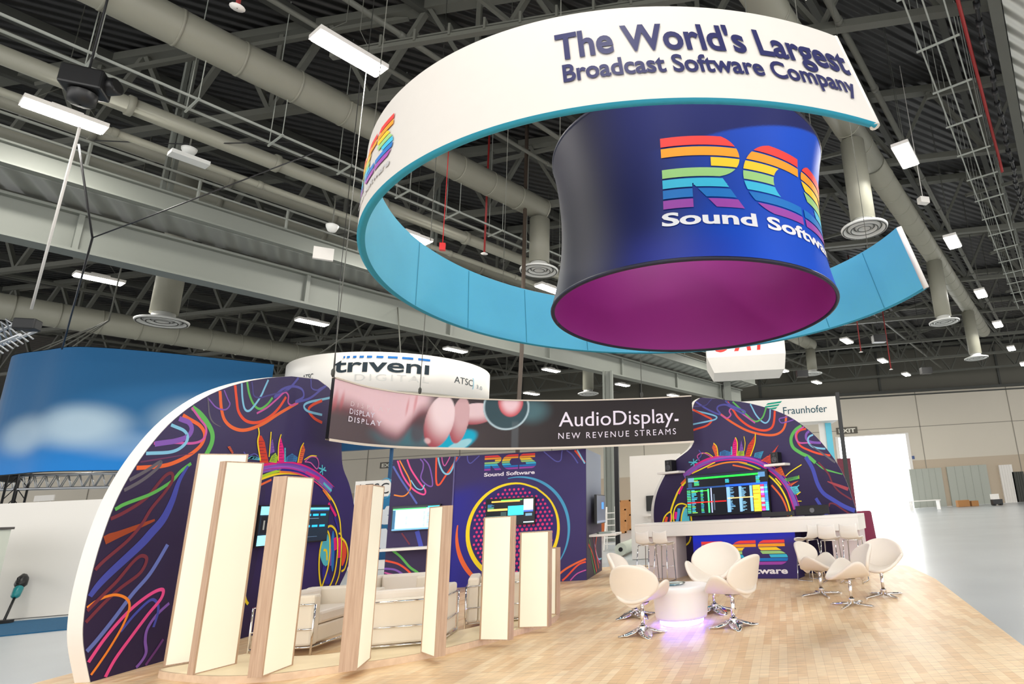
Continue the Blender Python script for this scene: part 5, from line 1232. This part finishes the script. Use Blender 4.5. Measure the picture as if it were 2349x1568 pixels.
m = MB(); m.box(A_+Vector((-.02, 0, .035)), (.3, .12, .06), .3); m.build('floor_head', BLACK, o, loc=A_)
# silver box truss behind the partition
ta_, tb_ = pY(-30, 1108, 19.5), pY(285, 1100, 19.5)
o = thing('box_truss', 'silver aluminium box truss running under the blue banner', 'truss', ta_); m = MB()
ch = [Vector((0, y, z)) for y in (-.2, .2) for z in (-.22, .22)]
for c_ in ch: m.tube([ta_+c_, tb_+c_], .035, 8)
m.build('chord_tube', ALU, o, loc=ta_); m = MB(); n = 12
for k in range(n):
    p, q, r_ = ta_.lerp(tb_, k/n), ta_.lerp(tb_, (k+.5)/n), ta_.lerp(tb_, (k+1)/n)
    for y in (-.2, .2):
        m.tube([p+Vector((0, y, -.22)), q+Vector((0, y, .22)), r_+Vector((0, y, -.22))], .016, 6)
    m.tube([p+Vector((0, -.2, -.22)), q+Vector((0, .2, -.22)), r_+Vector((0, -.2, -.22))], .016, 6)
m.build('web_tube', ALU, o, loc=ta_)
tw = pY(40, 1110, 19.2); m = MB()
for x in (-.17, .17):
    for y in (-.17, .17): m.tube([(tw.x+x, tw.y+y, 0), (tw.x+x, tw.y+y, tw.z+.4)], .03, 6)
for k in range(10):
    z = k*.36; m.tube([(tw.x-.17, tw.y-.17, z), (tw.x+.17, tw.y-.17, z+.36)], .014, 5); m.tube([(tw.x+.17, tw.y+.17, z), (tw.x-.17, tw.y+.17, z+.36)], .014, 5)
tag(m.build('truss_tower', DARK), 'black lattice truss tower standing behind the white partition at far left', 'truss')
m = MB(); q = pY(102, 1142, 30); m.box((q.x, 30, q.z), (1.0, .05, .28)); m.box((q.x-.3, 30.04, q.z/2), (.04, .03, q.z)); m.box((q.x+.3, 30.04, q.z/2), (.04, .03, q.z)); tag(m.build('white_notice', WHITE), 'small white notice board above the partition at far left', 'notice')

# ================================================================== stand behind, seen between the round wall and the centre wall
TS = 21.0; x0 = pY(806, 1200, TS).x; x1 = pY(905, 1200, TS).x; zt_ = pY(850, 1102, TS).z; zm = pY(850, 1140, TS).z
o = thing('stand_panel', 'white and blue exhibition panel with hexagons in the gap left of the centre wall', 'panel', ((x0+x1)/2, TS, 0)); L_ = Vector(((x0+x1)/2, TS, 0))
m = MB(); m.box(((x0+x1)/2, TS+.1, zt_/2+.0), (x1-x0, .16, zt_)); m.build('panel_core', WHITE, o, loc=L_)
t3 = lambda x, z, l: Vector((x, TS+.02-l, z)); m = MB()
m.grid(lambda u, v: t3(lerp(x0+.05, x1-.02, u), lerp(.3, zm, v), .01), 4, 10, lambda u, v: mix(RGB(16, 70, 112), RGB(40, 120, 166), v))
def hexa(px, py, r_): c_ = pY(px, py, TS); m.add([t3(c_.x+r_*math.cos(k*math.pi/3), c_.z+r_*math.sin(k*math.pi/3), .018+.0004*(px-860)) for k in range(6)], [tuple(range(6))], RGB(214, 218, 222))
for px, py in ((880, 1178), (874, 1192), (886, 1192), (880, 1222), (874, 1234), (888, 1236), (880, 1248), (892, 1170)): hexa(px, py, .17)
c_ = pY(858, 1118, TS); text(m, "ATSC", pY(816, 1120, TS).x, pY(892, 1117, TS).x, c_.z-.22, c_.z+.14, RGB(30, 34, 40), t3, .02, bold=-.006)
stroke(m, [(pY(888, 1117, TS).x+.24*math.cos(a_)-.06, c_.z-.04+.34*math.sin(a_)) for a_ in [2.2-.5*k for k in range(9)]], .05, RGB(70, 160, 200), t3, .022, True)
m.build('panel_print', INK, o, loc=L_)
def exit_sign(px0, px1, y0, y1, Y, lb):
    p, q = pY(px0, y1, Y), pY(px1, y0, Y); o = thing('exit_sign', lb, 'sign', ((p.x+q.x)/2, Y, (p.z+q.z)/2)); L_ = Vector(((p.x+q.x)/2, Y, (p.z+q.z)/2))
    MB().box(L_+Vector((0, .04, 0)), (q.x-p.x, .08, q.z-p.z)).build('sign_plate', mat('exit_plate', RGB(92, 86, 74), .5), o, loc=L_)
    m = MB(); w_ = q.x-p.x; h_ = q.z-p.z; text(m, "EXIT", p.x+w_*.1, q.x-w_*.1, p.z+h_*.2, q.z-h_*.2, RGB(244, 240, 226), lambda x, z, l: Vector((x, Y-l, z)), .01, bold=.035); m.build('lettering', INK, o, loc=L_)
exit_sign(1920, 1966, 978, 996, YW-.08, 'grey EXIT sign on the cream back wall above the bright door')
exit_sign(871, 912, 1058, 1074, YW-.08, 'grey EXIT sign on the back wall left of the centre wall')
m = MB(); p, q = pY(2085, 1053, YW-.05), pY(2097, 1045, YW-.05); m.box(((p.x+q.x)/2, YW-.06, (p.z+q.z)/2), (q.x-p.x, .08, q.z-p.z)); tag(m.build('wall_plate', mat('blue_plate', RGB(70, 90, 140), .5)), 'small blue plate on the back wall right of the bright door', 'sign')
p, q = pY(755, 1036, 24), pY(905, 1020, 24); m = MB(); m.box(((p.x+q.x)/2, 24, (p.z+q.z)/2+.25), (q.x-p.x, .3, q.z-p.z+.5)); m.box((p.x+.2, 24.2, p.z/2), (.1, .1, p.z)); m.box((q.x-.2, 24.2, p.z/2), (.1, .1, p.z)); tag(m.build('blue_fascia', mat('blue_fascia', RGB(14, 78, 124), .5, noise=.2, scale=2)), 'dark blue fascia strip just beneath the left part of the header', 'sign')
# stools and table inside that stand
P = pz(868, 1268)
o = thing('high_table', 'white high table in the stand beyond the gap left of the centre wall', 'table', P); m = MB(); m.lathe([(.01, 1.02), (.34, 1.02), (.34, 1.06), (.01, 1.06)], n=24); m.build('tabletop', WHITE, o); m = MB(); m.tube([(0, 0, .02), (0, 0, 1.02)], .04, 8); m.lathe([(.26, 0), (.26, .02), (.03, .04)], n=20); m.build('pedestal', WHITE, o)
P = pz(852, 1262)
o = thing('office_chair', 'black chair beside the white high table beyond the gap', 'chair', P); m = MB(); m.box((0, 0, .62), (.42, .42, .07)); m.build('seat', BLACK, o, bevel=.02); m = MB(); m.box((0, .2, .95), (.42, .06, .5)); m.build('backrest', BLACK, o, bevel=.02)
for k in range(4):
    m = MB(); a_ = math.pi/4+k*math.pi/2; m.tube([(.1*math.cos(a_), .1*math.sin(a_), .6), (.26*math.cos(a_), .26*math.sin(a_), 0)], .014, 6); m.build('leg', DARK, o)

# ================================================================== behind the booth, between centre wall and right round wall
P = pz(1417, 1236); zt_ = 6.0; P = pY(1416, 1150, 22); m = MB(); m.box((P.x, 22, 2.4), (.16, .16, 4.8)); tag(m.build('black_pole', BLACK), 'slim black pole standing between the centre wall and the right round wall', 'pole')
a_ = pY(1444, 1046, 19); b_ = pY(1560, 1040, 19); m = MB(); m.box(((a_.x+b_.x)/2, 19.1, a_.z/2), (b_.x-a_.x, .2, a_.z)); o = m.build('white_booth_wall', WHITE); tag(o, 'plain white booth wall just left of the right round wall', 'booth wall')
p, q = pY(1483, 1172, 18.9), pY(1512, 1135, 18.9); m = MB(); m.box(((p.x+q.x)/2, 18.95, (p.z+q.z)/2), (q.x-p.x, .1, q.z-p.z)); tag(m.build('black_monitor', BLACK), 'black monitor on the plain white booth wall', 'monitor')
p = pY(1495, 1180, 18.8); m = MB(); m.box((p.x, 18.75, p.z), (.55, .4, .06)); tag(m.build('white_shelf', WHITE), 'white shelf beneath the black monitor on the plain white booth wall', 'shelf')
WOODC = mat('raw_wood', RGB(186, 130, 76), .6, noise=.15, scale=5); ORW = mat('orange_wood', RGB(180, 92, 40), .6, noise=.15, scale=5)
P = pY(1402, 1200, 24); P.z = 0; o = thing('folding_ladder', 'white folding step ladder beyond the right side of the centre wall', 'ladder', P); o.scale = (.85, .85, .8)
for s in (-1, 1):
    m = MB(); m.bar((s*.28, -.4, 0), (s*.2, 0, 2.0), .06, .09); m.bar((s*.28, .45, 0), (s*.2, .03, 2.0), .05, .07); m.build('rail', WHITE, o)
for k in range(6):
    m = MB(); t = (k+1)/7; m.box((0, -.4+.4*t, 2*t), (.5, .12, .04)); m.build('step', WHITE, o)
for i, (px, py, w_, h_, mt, lb) in enumerate(((1390, 1224, .8, .9, ORW, 'orange brown wooden crate under the folding ladder'), (1426, 1222, .7, 1.5, WOODC, 'tall raw wood crate right of the black pole'), (1436, 1216, .8, 2.1, WOODC, 'taller raw wood crate against the plain white booth wall'))):
    P = pz(px, py); P = P*(24/P.y) if P.y > 60 else P; o = thing('wooden_crate', lb, 'crate', (P.x, P.y, 0), 0, 'wooden crates behind the booth')
    m = MB(); m.box((0, 0, h_/2), (w_-.06, .6, h_-.05)); m.build('crate_body', mt, o)
    m = MB()
    for x in (-w_/2+.05, w_/2-.05): m.box((x, -.31, h_/2), (.1, .03, h_))
    for z in (.06, h_/2, h_-.06): m.box((0, -.31, z), (w_, .03, .1))
    m.build('batten', mt, o)
P = pz(1446, 1276); o = thing('rolled_carpet', 'rolled pale carpet lying on grey floor left of the bar', 'carpet roll', P); a_, b_ = pz(1424, 1276)+Vector((0, 0, .22)), pz(1474, 1252)+Vector((0, 0, .22)); m = MB(); m.tube([a_, b_], .2, 20); m.build('roll', mat('pale_green_felt', RGB(206, 212, 198), .9), o, loc=P)
dd = (b_-a_).normalized(); m = MB(); m.tube([a_-dd*.01, a_+dd*.02], .07, 12); m.build('core_hole', BLACK, o, loc=P)
# right of the bar
P = pz(1990, 1246); m = MB(); m.lathe([(.01, 0), (.32, 0), (.3, .05), (.24, .95), (.2, 1.0), (.01, 1.0)], (P.x, P.y, 0), 20); o = m.build('covered_stand', mat('maroon_cloth', RGB(122, 36, 66), .8)); tag(o, 'maroon cloth covered round stand beyond the right end of the bar', 'stand')
m = MB(); m.box((P.x+.15, P.y-.35, .02), (.7, .4, .04)); tag(m.build('dark_base_plate', DARK), 'dark flat plate on the floor beside the maroon stand', 'plate')
p, q = pY(1928, 1120, 24), pY(1950, 1050, 24); m = MB(); m.box(((p.x+q.x)/2, 24, q.z/2), (q.x-p.x, .06, q.z)); o = m.build('roller_banner', mat('maroon_print', RGB(112, 40, 58), .6, noise=.3, scale=9)); tag(o, 'narrow maroon roller banner behind the right rim of the round wall', 'banner')
CB = mat('cardboard', RGB(178, 128, 78), .8)
for i, (px, w_, h_, lb) in enumerate(((2206, 1.0, .55, 'long cardboard carton far away before the grey shutter'), (2232, .6, .45, 'shorter cardboard carton beside the long one before the grey shutter'))):
    P = pY(px, 1140, 54); P.z = 0; o = thing('cardboard_carton', lb, 'carton', P, 0, 'cartons by the shutter'); m = MB(); m.box((0, 0, h_/2), (w_, .5, h_)); m.build('carton_body', CB, o); m = MB(); m.box((0, 0, h_+.003), (w_, .12, .004)); m.build('tape', mat('tape', RGB(200, 160, 110), .5), o)
P = pY(2283, 1132, 52); P.z = 0; o = thing('equipment_cart', 'small black and white cart far away at the foot of the back wall', 'cart', P); m = MB(); m.box((0, 0, .3), (.8, .5, .4)); m.build('cart_body', BLACK, o); m = MB(); m.box((-.1, 0, .72), (.55, .45, .44)); m.build('white_load', WHITE, o)
for sx in (-.28, .28):
    m = MB(); m.tube([(sx, -.3, .08), (sx, .3, .08)], .08, 10); m.build('wheel', DARK, o)
m = MB(); p = pY(2120, 1148, 50); m.box((p.x, 50, .75), (2.4, .8, .06))
for sx in (-1.1, 1.1): m.box((p.x+sx, 50, .36), (.06, .7, .72))
tag(m.build('trestle_table', WHITE), 'pale trestle table far away right of the bright door', 'table')

# ================================================================== rigging in the roof
P = pz(197, 190, 10.0); o = thing('chain_hoist', 'black motor hoist hanging high at upper left above the long lamp', 'hoist', P); m = MB(); m.box(P, (.62, .5, .42), .5); m.tube([P+Vector((-.38, .1, -.05)), P+Vector((.42, .2, .05))], .17, 12); m.build('motor_body', BLACK, o, loc=P, bevel=.04); m = MB(); m.tube([P, P+Vector((0, 0, 5.4))], .02, 5); m.build('chain', DARK, o, loc=P); m = MB(); m.lathe([(.02, -.5), (.2, -.45), (.22, -.25)], P, 12); m.build('chain_bag', BLACK, o, loc=P)
a_ = pz(183, 292, 10.0); b_ = pz(72, 708, 6.9); m = MB(); m.tube([a_, b_], .03, 6); tag(m.build('white_rope', WHITE), 'taut white rope slanting down from the far left lamp', 'rope')
o = thing('rigging_cluster', 'tangle of silver rigging truss at the far left edge over the blue banner', 'rigging', b_); m = MB(); R2 = random.Random(5); e_ = pz(-30, 760, 6.7)
for k in range(3):
    of = Vector((0, .25*math.cos(k*2.1), .25*math.sin(k*2.1))); m.tube([b_+of*.8-Vector((0, 0, .5)), e_+of*.8-Vector((0, 0, .4))], .04, 6)
for k in range(9):
    p = b_.lerp(e_, k/9)-Vector((0, 0, .5)); m.tube([p+Vector((0, .2, -.2)), p+Vector((-.3, -.2, .2)), p+Vector((-.5, .2, -.2))], .02, 5)
m.build('truss_piece', ALU, o, loc=b_); m = MB(); m.box(b_-Vector((0, 0, .4)), (.4, .3, .26), .4); m.build('hoist_body', DARK, o, loc=b_, bevel=.03)
def line(lb, pts, r_, mt, name='steel_cable', cat='cable'):
    m = MB(); m.tube(pts, r_, 5); return tag(m.build(name, mt), lb, cat)
line('black cable from the hoist down to the left part of the girder', [pz(180, 330, 10.0), pz(212, 545, 8.2), pz(142, 800, 6.9)], .022, BLACK)
line('black sling crossing from the cable over the girder face', [pz(212, 545, 8.2), pz(345, 495, 8.7), pz(720, 350, 10.2)], .016, BLACK)
line('long black horizontal cable in front of the service pipes', [pz(215, 322, 10.8), pz(420, 330, 10.9), pz(700, 325, 11.2)], .016, BLACK)
line('thin vertical wire left of the ring reaching the header left end', [pz(826, 190, 10.5), pz(806, 380, 10), pz(780, 640, 7.8), hdr3(hx(746), HZ1, .1)], .008, BLACK)
line('brown vertical pole dropping behind the header between ring and column', [Vector((pY(1197, 800, 19).x, 19, 15.5)), pY(1197, 800, 19), pY(1190, 925, 19), Vector((pY(1190, 925, 19).x, 19, 0))], .07, mat('brown_pole', RGB(84, 72, 62), .5), 'support_pole', 'pole')
for px, py, z, lb in ((434, 344, 10.6, 'small grey camera dome hanging by the service pipes at upper left'), (762, 520, 9.4, 'white spotlight clamped to the catwalk edge'), (1660, 866, 8.5, 'tiny white spotlight beneath the red lettered hanging box')):
    P = pz(px, py, z); o = thing(*(('dome_camera', lb, 'camera') if 'camera' in lb else ('spotlight', lb, 'spotlight')), P); m = MB(); m.lathe([(.01, -.16), (.1, -.13), (.15, -.02), (.16, .04), (.05, .1), (.01, .1)], P, 16); m.build('dome', DIFFW, o, loc=P); m = MB(); m.tube([P+Vector((0, 0, .08)), (P.x, P.y, max(P.z+.9, 15.5 if 'tiny' in lb else 0))], .018, 6); m.build('stem', STEEL, o, loc=P)
P = pz(742, 582, 9.0); m = MB(); m.box(P, (.5, .1, .36), .6, None); tag(m.build('flat_antenna', WHITE), 'white square antenna plate hanging under the catwalk', 'antenna')
P = pz(434, 364, 10.3); m = MB(); m.box(P, (.75, .3, .1), math.pi/2-A1); tag(m.build('junction_box', DIFFW), 'pale flat junction box near the service pipes at upper left', 'box')
P = pz(2118, 460, 10.4); m = MB(); m.box(P, (.32, .2, .2), .3); m.tube([P, (P.x, P.y, 15.52)], .012, 5); tag(m.build('white_sensor', WHITE), 'small white sensor box right of the ring opening under the roof', 'sensor')
P = pz(1015, 566, 9.2); m = MB(); m.box(P, (.16, .12, .22), .3); m.tube([P, (P.x, P.y, 15.5)], .012, 5); tag(m.build('red_strobe', mat('red_signal', RGB(226, 40, 44), .4)), 'bright red strobe seen through the ring left opening', 'alarm')
P = pY(1764, 856, 40); m = MB(); m.box(P, (.45, .3, .4)); m.tube([P, (P.x, P.y, 15.5)], .012, 5); tag(m.build('red_bell', mat('red_signal', RGB(226, 40, 44), .4)), 'small red alarm right below the red lettered hanging box', 'alarm')
for px, py, z, lb in ((2016, 777, 9.6, 'small black speaker box among the lamps above the grey upper wall'), (1840, 857, 9, 'black speaker box beside the small far diffuser'), (2124, 850, 9, 'black speaker box on the grey upper wall at right')):
    P = pz(px, py, z); m = MB(); m.box(P, (.7, .35, .4), .1); m.tube([P, (P.x, P.y, 15.5)], .012, 5); tag(m.build('hall_speaker', BLACK, loc=P), lb, 'speaker')
